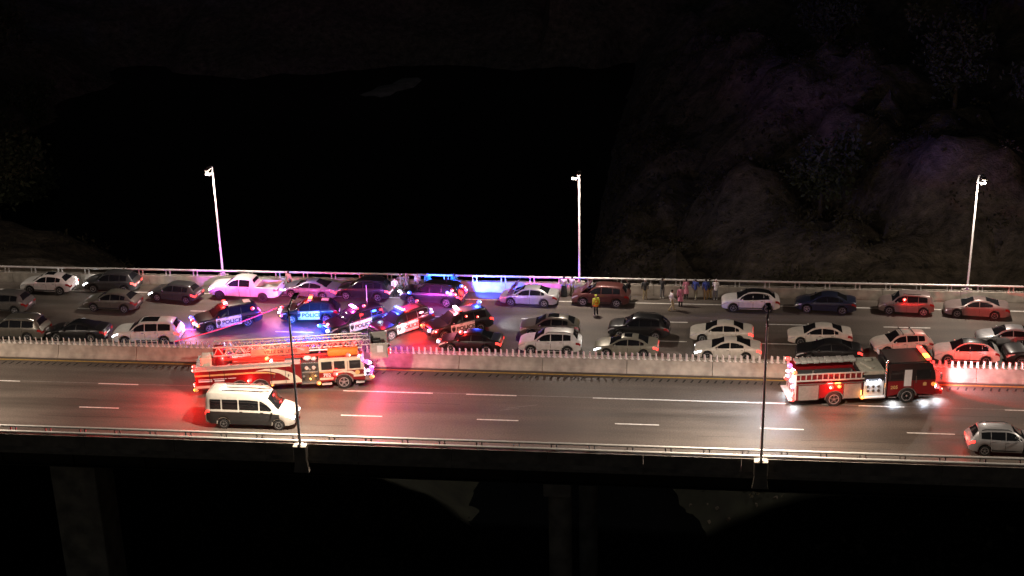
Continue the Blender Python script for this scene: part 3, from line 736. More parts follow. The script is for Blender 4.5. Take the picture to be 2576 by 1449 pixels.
def police(ty, loc, yaw, label, bar, door='white', text=True, tail=False, head=False, beam=None, white_roof=False):
    t, s = car(ty, loc, yaw, 'black', label, name='police_car', cat='police car', group='police vehicles', head=head, tail=tail, rails=None, rim='rim', beam=beam)
    x0, x1 = max(s.win[0][0]-.2, s.xf[0]+s.ra+.1), min(s.win[1][1]+.2, s.xf[1]-s.ra-.04)
    if door:
        for sg in (-1, 1):
            v = s.side_patch(x0, x1, lambda x: max(s.sill+.05, .34), lambda x: s.zs(x)-.04, sg, off=.015, n=8, m_=4); part('door_panel', recentre(v, s), PAINT['white'], t)
    if text:
        xm = (x0+x1)/2-s.fo-s.wb/2
        for sg in (-1, 1):
            y = sg*(s.W/2+.022)
            o = link('lettering', T_POLICE, M['black_trim'], t, loc=(xm+.22*(-sg)*-1 if sg > 0 else xm+.22, y, .70), rot=(R(90), 0, 0 if sg < 0 else math.pi))
            o.scale = (1, .95, 1)
            link('emblem', EMB, M['black_trim'], t, loc=(xm-.78, y-.002*sg, .70), rot=(0, 0, 0 if sg < 0 else math.pi))
    b = MB(); b.box((-s.fo-s.wb/2-.14, 0, .62), (.07, 1.0, .5), bev=.02); b.box((-s.fo-s.wb/2-.08, -.35, .6), (.16, .06, .4)); b.box((-s.fo-s.wb/2-.08, .35, .6), (.16, .06, .4)); part('push_bumper', b, M['black_trim'], t)
    if white_roof: link('roof_panel', type_meshes(ty)['roof_panel'], PAINT['grey'], t)
    if bar: xb, zb = lightbar(t, s, bar)
    b = MB(); b.tube([(1.2, .1, s.topz(1.2+s.fo+s.wb/2, .1)), (1.25, .1, s.topz(1.2+s.fo+s.wb/2, .1)+.75)], .012, 5); part('antenna', b, M['black_trim'], t)
    return t, s
def roof_no(t, s):
    b = s.top_patch(s.rg[0]-.75, s.rg[0]-.2, .33, off=.008); part('roof_marking', recentre(b, s), M['plate'], t)

hx = lambda s: -s.fo-s.wb/2
def beam(t, p, target, power, col, cone, size=.12, name='beacon_beam', blend=.6):
    rz = t.rotation_euler[2]; m_ = Matrix.Rotation(rz, 3, 'Z'); wp = m_ @ Vector(p) + Vector(t.location)
    return light('SPOT', t, p, power, col, size, cone, m_.transposed() @ (Vector(target)-wp), name, blend)
# 1: white-and-black SUV on the left, heading to the lower left
t, s = police('big_suv', (-34.75, 5.05), 29, 'leftmost black and white police SUV angled across the lanes, red light bar on', ['red_glow', 'white_glow', 'red_glow', 'red_glow'])
roof_no(t, s)
for y, c in ((.85, 'blue_glow'), (.35, 'red_glow'), (-.45, 'white_glow')): marker(t, (hx(s)-.06, y, .80), c, .10)
marker(t, (hx(s)+.15, -.93, .72), 'amber_glow', .08); marker(t, (1.95, -.86, 1.42), 'red_glow', .10); marker(t, (2.3, -.8, 1.0), 'red_glow', .09)
light('POINT', t, (-.3, 0, 2.35), 780, RED, .2); beam(t, (-.2, .5, 2.2), (-37.6, 13.6, 2.2), 6000, (.75, .1, 1), 40); light('POINT', t, (-2.9, .2, .85), 216, RED, .2); light('POINT', t, (-2.85, -.7, .9), 173, (1, .6, .9), .2); light('POINT', t, (2.7, -.5, 1.2), 252, PINK, .2); beam(t, (2.6, .2, 1.4), (-34.5, 10, .9), 1100, (1, .10, .55), 110)
light('POINT', t, (-2.7, 1.1, .8), 252, BLUE, .2); beam(t, (-2.75, -.2, .9), (-40, 2.0, .9), 1400, (.75, .35, 1), 80)
# 2: parallel to the lanes, washed in blue
t, s = police('suv', (-28.45, 6.75), 5, 'police SUV parallel to the lanes with blue-lit door panel and orange-red light bar', ['red_glow', 'amber_glow', 'red_glow'], head=False)
roof_no(t, s)
for y, c in ((.5, 'red_glow'), (0., 'white_glow'), (-.55, 'white_glow')): marker(t, (hx(s)-.06, y, .82), c, .09)
marker(t, (hx(s)+.12, -.86, .66), 'amber_glow', .08)
light('POINT', t, (-.35, 0, 2.2), 540, RED, .2); beam(t, (-.3, .4, 2.1), (-31, 11, .8), 900, (1, .12, .5), 100); light('POINT', t, (-2.8, -.1, .9), 230, (1, .3, .6), .2)
# 3: angled, white side, blue corner lights
t, s = police('big_suv', (-24.5, 4.8), 42, 'police SUV with glaring pink-white light bar, behind the ladder of the fire truck', ['red_glow', 'white_glow', 'white_glow', 'pink_glow'])
marker(t, (hx(s)-.08, .8, .75), 'blue_glow', .14); marker(t, (hx(s)-.1, -.5, .75), 'white_glow', .16); marker(t, (hx(s)+.1, -.2, 1.16), 'amber_glow', .08)
marker(t, (2.1, -1.0, .9), 'blue_glow', .12); marker(t, (2.55, -.8, .62), 'blue_glow', .12); marker(t, (.8, -.2, 1.86), 'red_glow', .08)
b = MB(); b.tube([(1.5, .5, 1.7), (1.5, .5, 3.2)], .018, 5); part('whip_antenna', b, M['pole'], t)
light('POINT', t, (-.3, 0, 2.4), 720, PINK, .2); light('POINT', t, (-3.1, 1.05, .9), 1560, BLUE, .15); beam(t, (-3.0, 1.0, 1.0), (-30, 3.4, 0), 6000, BLUE, 110); beam(t, (-.2, .4, 2.3), (-24.5, 11, .8), 1800, (.45, .18, 1), 100); light('POINT', t, (1.2, -1.9, 1.0), 288, (.5, .8, 1), .3); light('POINT', t, (2.6, -1.3, .9), 216, BLUE, .2)
# 4: red-lit, blue bar
t, s = police('big_suv', (-20.9, 4.7), 46, 'red-washed police SUV with a single bright blue roof light, side panel glaring white', ['blue_glow', 'blue_glow', 'blue_glow'], white_roof=True)
marker(t, (.2, -.3, 1.86), 'red_glow', .08); marker(t, (2.0, .5, 1.84), 'red_glow', .08); marker(t, (2.3, -.9, 1.25), 'blue_glow', .1); marker(t, (2.4, -.7, 1.4), 'white_glow', .07)
light('POINT', t, (-.4, .2, 2.3), 660, BLUE, .2); light('POINT', t, (.7, -.2, 2.5), 480, RED, .2); beam(t, (.3, .4, 2.3), (-19, 10.0, .6), 4800, (1, .08, .8), 36); light('POINT', t, (-1.6, .2, 2.2), 300, RED, .2)
# 5: black with slanted white door
t, s = police('big_suv', (-16.5, 4.9), 33, 'black police SUV with slanted white POLICE door panel, rightmost of the angled ones', ['red_glow', 'pink_glow', 'white_glow', 'white_glow'], tail=True, white_roof=True)
marker(t, (hx(s)-.1, .62, .82), 'amber_glow', .15); marker(t, (hx(s)-.06, -.5, .82), 'white_glow', .12); marker(t, (hx(s)+.3, -.98, .84), 'red_glow', .08)
marker(t, (2.1, .5, 1.84), 'blue_glow', .13); marker(t, (.4, -.8, 1.5), 'red_glow', .07); marker(t, (1.3, -.86, 1.3), 'red_glow', .07)
light('POINT', t, (-.3, 0, 2.35), 605, (1, .22, .3), .2); light('POINT', t, (2.1, .7, 2.2), 346, BLUE, .2)
light('POINT', t, (hx(s)-.35, .9, .9), 420, RED, .2); light('SPOT', t, (hx(s)-.2, .4, .8), 1500, (1, .93, .95), .15, 70, (-1, .12, .1), 'headlight_beam')
beam(t, (2.2, -.2, 1.9), (-12.5, 9.6, .8), 1100, (.35, .25, 1), 30); beam(t, (2.2, .2, 2.0), (4.4, 9.2, .4), 7000, (.12, .16, 1), 8); beam(t, (2.2, .2, 2.0), (6.8, 9.2, .4), 4000, (1, .08, .5), 7); beam(t, (2.0, .2, 2.1), (-7.75, 13.6, 2.0), 5000, (.4, .15, 1), 11)
light('SPOT', t, (2.55, -.3, 1.1), 1008, (.8, .95, 1), .2, 95, (1, -.25, -.35), 'scene_beam', .8)
# 6: dark unmarked sedan at the barrier
t, s = car('sedan', (-15.05, 1.9), -3, 'black', 'black unmarked car with red flashers at the barrier below the slanted-door police SUV', name='police_car', cat='police car', group='police vehicles', tail=True)
marker(t, (-.6, -.5, 1.46), 'red_glow', .11); marker(t, (hx(s)-.02, -.35, .68), 'red_glow', .12); marker(t, (hx(s)-.02, -.6, .68), 'white_glow', .09)
light('POINT', t, (-.6, -.6, 1.7), 173, RED, .15); light('POINT', t, (hx(s)-.3, -.4, .7), 170, RED, .15); light('POINT', t, (hx(s)-.2, -1.0, 1.7), 120, RED, .2)
# 7: large dark SUV on the shoulder
t, s = police('big_suv', from_wheels((-19.56, 10.1), -9), -9, 'large dark police SUV glowing magenta on the far shoulder by the standing group', None, door=None, text=False, tail=True)
for q, c in (((hx(s)-.05, -.6, .95), 'white_glow'), ((hx(s)+.9, -.98, 1.05), 'blue_glow'), ((1.6, -.93, 1.3), 'blue_glow'), ((2.0, -.9, 1.5), 'red_glow'), ((2.25, -.95, 1.2), 'red_glow'), ((2.62, .3, 1.35), 'red_glow'), ((2.62, .6, 1.0), 'blue_glow'), ((2.5, -.1, 1.62), 'blue_glow')): marker(t, q, c, .10)
b = MB(); b.tube([(-1.3, -.66, 1.4), (-.7, -.72, 1.84), (1.9, -.74, 1.86)], .03, 6); part('roof_rail', b, M['chrome'], t)
beam(t, (2.72, .75, 1.05), (-14.9, 13.2, .9), 16000, BLUE, 80, blend=.35); beam(t, (2.72, .7, 1.1), (-10.6, 13.3, .95), 20000, (1, .06, .3), 14, blend=.3); beam(t, (2.72, .7, 1.1), (-5.2, 13.35, 1.0), 60000, BLUE, 8.5, blend=.3); light('POINT', t, (1.7, -1.5, 1.4), 187, (.5, .2, 1), .2); light('POINT', t, (hx(s)-.3, -.7, 1.0), 160, (.7, .75, 1), .15); light('POINT', t, (2.9, .3, 1.3), 187, RED, .2)
light('SPOT', t, (-.2, .8, 1.95), 4500, BLUE, .15, 110, (.1, 1, -.05), 'beacon_beam', .6)

# roof bars on the white hatchback and the boxy car
for o in list(C.objects):
    if o.get('label', '').startswith('white hatchback with two roof bars'):
        for x in (-.15, .65):
            b = MB(); b.tube([(x, -.62, 1.56), (x, .62, 1.56)], .03, 6); b.box((x, -.6, 1.5), (.06, .06, .1)); b.box((x, .6, 1.5), (.06, .06, .1)); part('roof_bar', b, M['black_trim'], o)
    if o.get('label', '').startswith('boxy dark hatchback'):
        for y in (-.6, .6):
            b = MB(); b.tube([(-.3, y, 1.66), (1.0, y, 1.66)], .03, 6); part('roof_bar', b, M['chrome'], o)
        marker(o, (-.2, -.8, 1.28), 'red_glow', .09); light('POINT', o, (-.2, -1.2, 1.3), 12, RED, .1)
    if o.get('label', '').startswith('maroon SUV') or o.get('label', '').startswith('silver sedan alone'):   # raised bonnet
        b = MB(); b.box((-1.15, 0, 1.42), (1.0, 1.5, .04), rot=Matrix.Rotation(R(-42), 3, 'Y'), bev=.015); b.tube([(-1.55, -.6, 1.0), (-1.3, -.62, 1.4)], .02, 5)
        part('raised_bonnet', b, PAINT['maroon' if 'maroon' in o['label'] else 'silver'], o)

# ---------------------------------------------------------------- ladder truck
PAINT['boom_red'] = paint('boom_red', (.36, .04, .028))
ALLOY = mat('ladder_alloy', (.44, .43, .41), rough=.45, metal=.3, var=.15)
T702 = text_mesh('702', .36, bold=.01); TVILLE = text_mesh('VILLE DE LEVIS', .36, bold=.010); T205 = text_mesh('205', .34, bold=.006)
def side_text(t, me, x, y, z, ma, name='lettering'): return link(name, me, ma, t, loc=(x, y, z), rot=(R(90), 0, 0))
def arch_poly(x0, x1, z0, z1, axles, ra, zc):
    pts = [(x0, z0)]
    for a in sorted(axles):
        for k in range(13):
            th = math.pi-math.pi*k/12; z = zc+ra*math.sin(th)
            if z >= z0: pts.append((a+ra*math.cos(th), z))
    return pts+[(x1, z0), (x1, z1), (x0, z1)]
def truck_wheels(t, axles, rw, hw):
    ty, rm = wheel_meshes(rw, .3)
    for a in axles:
        for sg in (-1, 1):
            o = link('wheel', ty, M['tyre'], t, loc=(a, sg*(hw-.17), rw), rot=(0, 0, 0 if sg < 0 else math.pi)); link('rim', rm, M['rim'], o)
            b = MB(); b.strip([[(a-(rw+.06)*math.cos(math.pi*k/14), sg*(hw+.0), rw+(rw+.06)*math.sin(math.pi*k/14)), (a-(rw+.14)*math.cos(math.pi*k/14), sg*(hw+.02), rw+(rw+.14)*math.sin(math.pi*k/14))] for k in range(15)])
            part('fender_trim', b, M['chrome'], t)
def truss(t, x0, x1, y0, y1, za, zb, n, r, ma, name):
    b = MB()
    for y in (y0, y1):
        b.tube([(x0, y, za), (x1, y, za)], r, 6); b.tube([(x0, y, zb), (x1, y, zb)], r, 6)
    lad = part(name, b, ma, t)
    b = MB()
    for i in range(n):
        xa = x0+(x1-x0)*i/n; xb = x0+(x1-x0)*(i+1)/n
        for y in (y0, y1):
            b.tube([(xa, y, za), ((xa+xb)/2, y, zb)], r*.6, 5); b.tube([((xa+xb)/2, y, zb), (xb, y, za)], r*.6, 5)
    part('lattice', b, ma, lad)
    for i in range(int((x1-x0)/.36)):
        b = MB(); x = x0+.2+.36*i; b.tube([(x, y0, za), (x, y1, za)], r*.6, 5); part('rung', b, ma, lad)
    return lad
A = R(12.4)
# front axle local x=3.8, right wheel contact at local y=-1.2
fx, fy = -22.96, -5.63
ox = fx - (3.8*math.cos(A) + 1.2*math.sin(A)); oy = fy - (3.8*math.sin(A) - 1.2*math.cos(A))
ft = thing('ladder_truck', 'long red and white ladder fire truck number 702 with aerial platform, red lights blazing', 'fire truck', (ox, oy, 0), A, 'fire trucks')
b = MB(); b.box((-.4, 0, .68), (11.4, 1.7, .35)); part('chassis', b, M['black_trim'], ft)
b = MB(); b.prism(arch_poly(-6.4, .9, .62, 2.1, (-2.0, -3.4), .62, .52), -1.25, 1.25); body = part('body', b, PAINT['fire_red'], ft)
y = -1.256
def decal(t, poly, ma, name, yy=y, th=.006):
    b = MB(); b.prism(poly, yy-th, yy+.003); return part(name, b, ma, t)
decal(ft, [(-6.4, 1.98), (.2, 1.98), (.2, 2.1), (-6.4, 2.1)], PAINT['cream'], 'top_band')
decal(ft, [(-6.4, 1.60), (-2.2, 1.60), (-1.4, 1.56), (-.9, 1.44), (-.9, 1.5), (-1.4, 1.66), (-2.2, 1.72), (-6.4, 1.72)], PAINT['gold'], 'gold_stripe')
decal(ft, [(-2.3, 1.76), (-1.4, 1.74), (-.6, 1.5), (-.1, 1.15), (.1, .95), (.86, .95), (.6, 1.25), (0, 1.6), (-.8, 1.86), (-1.6, 1.9)], PAINT['cream'], 'swoosh')
decal(ft, [(-1.3, .72), (.88, .72), (.88, .95), (-1.3, .95)], PAINT['cream'], 'lower_band')
decal(ft, [(-6.4, .72), (-4.1, .72), (-4.1, .9), (-6.4, .9)], PAINT['cream'], 'lower_band')
decal(ft, [(-6.2, 1.18), (-5.2, 1.18), (-5.2, 1.28), (-6.2, 1.28)], M['plate'], 'pale_strip'); decal(ft, [(-5.1, 1.18), (-4.4, 1.18), (-4.4, 1.28), (-5.1, 1.28)], M['plate'], 'pale_strip')
decal(ft, [(-6.2, 1.34), (-3.6, 1.34), (-3.6, 1.38), (-6.2, 1.38)], M['plate'], 'pale_strip')
for x in (-5.4, -4.4, -1.2, -.2):
    b = MB(); b.box((x, -1.262, 1.35), (.03, .012, 1.2)); part('door_gap', b, M['groove'], ft)
    b = MB(); b.box((x+.2, -1.28, 1.3), (.06, .04, .2)); part('door_handle', b, M['chrome'], ft)
b = MB(); b.box((-2.75, 0, 2.13), (7.2, 2.4, .05)); part('tread_deck', b, M['steel'], ft)
for sg in (-1, 1):
    b = MB(); b.box((-2.9, sg*1.16, 2.24), (6.6, .12, .16), bev=.03); part('deck_edge', b, ALLOY, ft)
b = MB(); b.box((-2.0, -.85, 2.32), (3.6, .5, .34), bev=.05); part('locker', b, PAINT['boom_red'], ft)
b = MB(); b.box((-5.6, -.5, 2.5), (.75, 1.0, .85), taper=.75, bev=.1); part('control_pedestal', b, PAINT['cream'], ft)
b = MB(); b.tube([(-4.7, 0, 2.14), (-4.7, 0, 2.5), (-4.7, 0, 2.75)], [.85, .8, .62], 20); b.box((-4.75, -.35, 2.8), (.7, .22, .9), bev=.06); b.box((-4.75, .35, 2.8), (.7, .22, .9), bev=.06); part('turntable', b, PAINT['fire_red'], ft, smooth=40)
b = MB(); b.tube([(-4.4, -.62, 2.45), (-1.2, -.6, 2.62)], .11, 10); b.tube([(-1.2, -.6, 2.62), (.4, -.58, 2.7)], .065, 8); part('lift_cylinder', b, PAINT['boom_red'], ft, smooth=40)
b = MB(); b.box((1.1, -.62, 2.44), (8.2, .2, .16), bev=.03); part('boom_beam', b, PAINT['boom_red'], ft)
truss(ft, -5.1, 5.2, -.55, .55, 2.78, 3.42, 14, .065, ALLOY, 'ladder')
truss(ft, -3.4, 5.7, -.4, .4, 2.92, 3.28, 16, .035, ALLOY, 'inner_ladder')
b = MB(); b.box((-.5, -.635, 2.88), (4.0, .05, .48)); pn = part('name_board', b, paint('board_red_lit', (.60, .19, .14)), ft)  # pale board with the red light on it mixed into its colour
side_text(ft, TVILLE, -.45, -.666, 2.88, M['black_trim'])
b = MB(); b.box((3.85, -.72, 2.64), (2.15, .62, .5), bev=.14); part('orange_cover', b, mat('orange_tarp', (.72, .22, .03), rough=.6, var=.15), ft, smooth=40)
b = MB()
b.box((6.35, 0, 2.12), (1.25, 2.1, .08), bev=.02)
for (xx, yy, sx, sy) in ((5.78, 0, .07, 2.1), (6.95, -.55, .07, .95), (6.95, .55, .07, .95), (6.36, -1.03, 1.1, .07), (6.36, 1.03, 1.1, .07)): b.box((xx, yy, 2.68), (sx, sy, 1.1), bev=.02)
bk = part('bucket', b, ALLOY, ft)
b = MB(); b.box((6.45, -1.08, 2.8), (.42, .03, .5)); part('bucket_panel', b, M['plate'], bk)
b = MB(); b.box((6.2, .3, 2.6), (.6, .5, .8), bev=.05); b.tube([(6.7, -.3, 2.5), (7.2, -.3, 2.75)], .06, 8); part('water_cannon', b, M['black_trim'], bk)
# pump panel
b = MB(); b.box((1.5, 0, 1.4), (1.2, 2.3, 1.5)); part('pump_housing', b, M['rim_dark'], ft)
b = MB(); b.box((1.5, -1.17, 1.42), (1.12, .03, .1)); b.box((1.5, -1.2, .62), (1.3, .3, .08)); b.box((1.5, -1.17, 2.1), (1.16, .04, .06)); part('panel_trim', b, M['chrome'], ft)
rnd = random.Random(3)
for i in range(9):
    xx = 1.05+(i % 3)*.42; zz = .9+(i//3)*.24 + (.25 if i > 5 else 0); b = MB(); b.lathe_y([(.09, -.06), (.1, -.02), (.05, 0)], (xx, -1.16, zz), 12); part('gauge', b, M['chrome'] if i % 2 else M['black_trim'], ft)
for xx in (1.25, 1.75):
    b = MB(); b.tube([(xx, -1.15, 1.75), (xx+.05, -1.25, 1.75)], .13, 12); b.tube([(xx+.05, -1.25, 1.75), (xx+.05, -1.28, 1.75)], .09, 12); part('hose_inlet', b, M['steel'], ft)
b = MB(); b.ellipsoid((1.35, -.7, 2.3), (.3, .3, .18)); b.ellipsoid((1.8, -.8, 2.25), (.2, .2, .14)); part('hose_roll', b, M['plate'], ft)
# cab
cabp = arch_poly(2.12, 5.26, .6, 1.42, (3.8,), .66, .52)
b = MB(); b.prism(cabp, -1.25, 1.25); cab = part('cab', b, PAINT['fire_red'], ft)
b = MB(); b.prism([(2.12, 1.42), (5.27, 1.42), (5.24, 1.7), (5.02, 2.3), (4.9, 2.36), (2.2, 2.36), (2.12, 2.28)], -1.245, 1.245); part('cab_top', b, PAINT['cream'], ft)
b = MB(); b.prism([(2.2, 2.362), (4.95, 2.362), (4.8, 2.44), (2.3, 2.44)], -1.1, 1.1); part('cab_roof', b, PAINT['fire_red'], ft)
for (a, c_) in ((2.33, 3.0), (3.22, 3.9), (4.28, 4.98)):
    b = MB(); b.box(((a+c_)/2, -1.25, 1.84), (c_-a+.08, .02, .62), bev=.006); f_ = part('window', b, M['black_trim'], ft)
    b = MB(); b.box(((a+c_)/2, -1.262, 1.84), (c_-a, .012, .54)); part('pane', b, M['glass'], f_)
b = MB(); b.add([(5.275, -1.1, 1.48), (5.275, 1.1, 1.48), (5.035, 1.1, 2.28), (5.035, -1.1, 2.28)], [(0, 1, 2, 3)]); part('windshield', b, M['glass'], ft)
decal(ft, [(2.14, .78), (3.1, .78), (3.1, .95), (2.14, .95)], PAINT['cream'], 'lower_band'); decal(ft, [(4.5, .9), (5.24, .9), (5.24, 1.06), (4.5, 1.06)], PAINT['cream'], 'lower_band')
decal(ft, [(3.1, 1.3), (3.8, 1.42), (4.4, 1.36), (4.8, 1.06), (4.55, 1.0), (4.3, 1.2), (3.8, 1.28), (3.2, 1.2)], PAINT['cream'], 'swoosh')
decal(ft, [(2.13, 1.34), (3.1, 1.34), (3.1, 1.4), (2.13, 1.4)], PAINT['gold'], 'gold_stripe')
for x in (3.1, 4.12):
    b = MB(); b.box((x, -1.258, 1.4), (.025, .012, 1.4)); part('door_gap', b, M['groove'], ft)
    b = MB(); b.box((x-.15, -1.28, 1.25), (.16, .04, .05)); part('door_handle', b, M['chrome'], ft)
side_text(ft, T702, 2.66, -1.262, 1.12, M['plate'])
b = MB(); b.lathe_y([(.17, 0), (.17, -.012)], (4.78, -1.252, 1.22), 18); part('emblem', b, PAINT['gold'], ft)
b = MB(); b.box((5.58, 0, .72), (.66, 2.4, .42), bev=.06); part('bumper', b, M['chrome'], ft)
b = MB(); b.box((5.28, 0, 1.05), (.05, 1.3, .5), bev=.01); part('grille', b, M['chrome'], ft)
for x, sx in ((2.6, .7), (4.95, .6)):
    b = MB(); b.box((x, -1.2, .45), (sx, .3, .06), bev=.015); part('step', b, M['steel'], ft)
for sg in (-1, 1):
    b = MB(); b.tube([(5.1, sg*1.25, 2.0), (5.35, sg*1.5, 1.95)], .025, 5); b.box((5.38, sg*1.52, 1.75), (.1, .22, .4), bev=.03); part('mirror', b, M['black_trim'], ft)
    b = MB(); b.box((5.3, sg*.95, .98), (.08, .34, .2), bev=.03); part('headlight', b, M['white_glow'], ft)
b = MB(); b.box((4.6, 0, 2.5), (.3, 1.9, .12), bev=.03); part('light_bar', b, M['red_glow'], ft)
truck_wheels(ft, (3.8, -2.0, -3.4), .52, 1.25)
for q, c_, r_ in (((-6.42, -1.1, 2.05), 'red_glow', .14), ((-6.42, -1.1, 2.35), 'red_glow', .08), ((-6.44, -1.1, 1.0), 'red_glow', .09), ((-6.44, -1.1, .85), 'red_glow', .07), ((-6.42, -1.15, .6), 'amber_glow', .11), ((-2.7, -1.28, 1.1), 'red_glow', .12),
    ((-1.15, -1.28, .66), 'amber_glow', .07), ((2.05, -1.28, .58), 'amber_glow', .11), ((3.25, -1.28, 1.2), 'red_glow', .12), ((5.75, -1.15, .78), 'amber_glow', .13), ((5.5, -1.1, 1.25), 'white_glow', .09), ((5.45, -.6, 1.7), 'pink_glow', .17), ((5.6, -.3, 1.45), 'white_glow', .18),
    ((5.75, -.2, 1.05), 'pink_glow', .15), ((4.2, -1.1, 2.5), 'red_glow', .12), ((5.0, -1.1, 2.42), 'amber_glow', .07), ((-1.4, -.9, 2.52), 'amber_glow', .12), ((-1.1, -1.0, 2.38), 'white_glow', .10), ((7.05, -.6, 2.5), 'red_glow', .09), ((7.05, -.6, 2.25), 'red_glow', .07)):
    marker(ft, q, c_, r_)
for q, p_, c_ in (((-7.0, -1.4, 2.0), 800, RED), ((-6.8, -1.4, .9), 88, RED), ((-2.7, -1.75, 1.1), 70, RED), ((3.3, -1.8, 1.2), 50, RED), ((6.3, -1.2, 1.0), 231, (1, .06, .12)), ((5.9, -.2, 1.8), 209, (1, .25, .75)), ((3.2, -1.1, 3.3), 300, RED), ((.8, -1.0, 3.4), 280, RED), ((-2.4, -1.0, 3.3), 260, RED), ((-1.3, -1.2, 3.1), 120, (1, .22, .10)),
    ((7.4, .3, 2.4), 231, (1, .06, .15)), ((1.6, -1.9, .7), 33, AMB), ((-4.5, -.9, 3.2), 88, RED), ((-1.5, 1.8, 2.4), 231, RED)):
    light('POINT', ft, q, p_, c_, .18)

beam(ft, (4.9, -1.15, 2.5), (-15, -9.5, 0), 3800, (1, .05, .10), 110); beam(ft, (-6.5, -1.1, 2.4), (-37, -10, 0), 4200, (1, .05, .07), 115)
for q in ((4.3, 1.05, 2.62), (-4.6, 1.1, 2.75)): marker(ft, q, 'white_glow', .09)  # white lamps added where the door beams start
beam(ft, (4.3, 1.25, 2.7), (-23.7, 3.7, .8), 2600, (.75, .85, 1), 32, name='added_door_beam'); beam(ft, (4.3, 1.25, 2.7), (-20.1, 3.7, .8), 3600, (1, .72, .78), 30, name='added_door_beam')  # beams added to brighten the police door panels
beam(ft, (-4.6, 1.35, 2.8), (-34.2, 4.3, .8), 2400, (.62, .55, 1), 28, name='added_door_beam'); beam(ft, (7.1, .6, 2.6), (-15.9, 4.1, .8), 1300, (1, .55, .36), 34, name='added_door_beam')
beam(ft, (3.2, 1.25, 2.7), (-28.3, 5.8, .75), 26000, (.015, .26, 1), 22, name='added_door_beam')  # blue beam added to tint the parallel police car's door

# ---------------------------------------------------------------- black roofed fire engine
M['shutter'] = mat('roller_shutter', (.30, .27, .25), rough=.45, metal=.3, var=.15)
A = R(10.0); fx, fy = 15.59, -5.31
ox = fx - (2.45*math.cos(A) + 1.2*math.sin(A)); oy = fy - (2.45*math.sin(A) - 1.2*math.cos(A))
fe = thing('fire_engine', 'shorter fire engine with black roof, red body and side ladder, right of frame', 'fire truck', (ox, oy, 0), A, 'fire trucks')
b = MB(); b.box((-.2, 0, .68), (9.2, 1.7, .35)); part('chassis', b, M['black_trim'], fe)
b = MB(); b.prism(arch_poly(-5.1, -.62, .55, 1.78, (-2.5,), .64, .52), -1.25, 1.25); part('body', b, PAINT['fire_red'], fe)
for (a, c_) in ((-4.92, -3.62), (-1.85, -.72)):
    n = 13
    sh = MB(); sh.box(((a+c_)/2, -1.255, 1.1), (c_-a+.1, .02, 1.08)); fr = part('shutter_frame', sh, M['chrome'], fe)
    for i in range(n):
        q = MB(); q.box(((a+c_)/2, -1.272, .62+i*.08), (c_-a, .018, .072), bev=.005); part('shutter_slat', q, M['shutter'], fr)
b = MB(); b.box((-2.85, -1.27, 1.75), (4.5, .06, .07)); part('drip_rail', b, M['chrome'], fe)
b = MB(); b.box((-2.85, -1.1, 2.1), (4.4, .08, .66)); b.box((-2.85, 1.1, 2.1), (4.4, .08, .66)); b.box((-5.02, 0, 2.1), (.08, 2.2, .66)); b.box((-2.85, 0, 1.82), (4.4, 2.2, .06)); part('hose_bed', b, PAINT['fire_red'], fe)
b = MB()
for i in range(7): b.box((-2.9, -.75+i*.17, 1.98), (3.9, .13, .22), bev=.03)
part('hose', b, M['black_trim'], fe)
# side ladder on its rack
lb = MB()
for z in (1.98, 2.46): lb.box((-2.8, -1.24, z), (4.6, .07, .1), bev=.015)
la = part('ladder', lb, ALLOY, fe)
for i in range(12):
    q = MB(); q.box((-4.85+i*.375, -1.24, 2.22), (.07, .05, .4)); part('rung', q, ALLOY, la)
q = MB()
for x in (-4.0, -1.4): q.box((x, -1.1, 2.58), (.1, .1, .22))
part('ladder_bracket', q, M['chrome'], fe)
q = MB(); 
for i in range(10): q.box((-4.6+i*.42, .85, 2.52), (.40, .72, .16+.06*(i % 2)), bev=.05)
part('hose_cover', q, ALLOY, fe, smooth=40)
# pump
b = MB(); b.box((.16, 0, 1.4), (1.42, 2.36, 1.5)); part('pump_housing', b, M['black_trim'], fe)
b = MB(); b.box((.16, -1.195, 1.2), (1.34, .03, 1.05)); part('pump_panel', b, M['steel'], fe)
for i in range(6):
    q = MB(); xx = -.25+(i % 3)*.36; zz = 1.05+(i//3)*.32; q.lathe_y([(.1, -.1), (.11, -.05), (.06, 0)], (xx, -1.21, zz), 12); part('gauge', q, M['chrome'], fe)
b = MB(); b.box((.16, -1.25, .60), (1.5, .36, .1), bev=.02); part('running_board', b, M['pole'], fe)
b = MB(); b.box((.16, 0, 2.3), (1.5, 2.3, .28), bev=.03); b.box((-.1, -.3, 2.5), (.25, 1.2, .12), rot=Matrix.Rotation(.4, 3, 'Z')); b.box((.2, .6, 2.52), (.5, .4, .16), bev=.04); part('pump_deck', b, mat('grey_tread', (.33, .32, .27), rough=.6, var=.2), fe)
b = MB(); b.tube([(.95, -1.24, .6), (.95, -1.24, 1.9), (.95, -1.18, 3.05)], [.07, .07, .06], 10); b.lathe_y([(.001, 0)], (.95, -1.18, 3.05), 6) if False else b.ellipsoid((.95, -1.18, 3.1), (.14, .14, .09)); part('exhaust_stack', b, M['chrome'], fe, smooth=40)
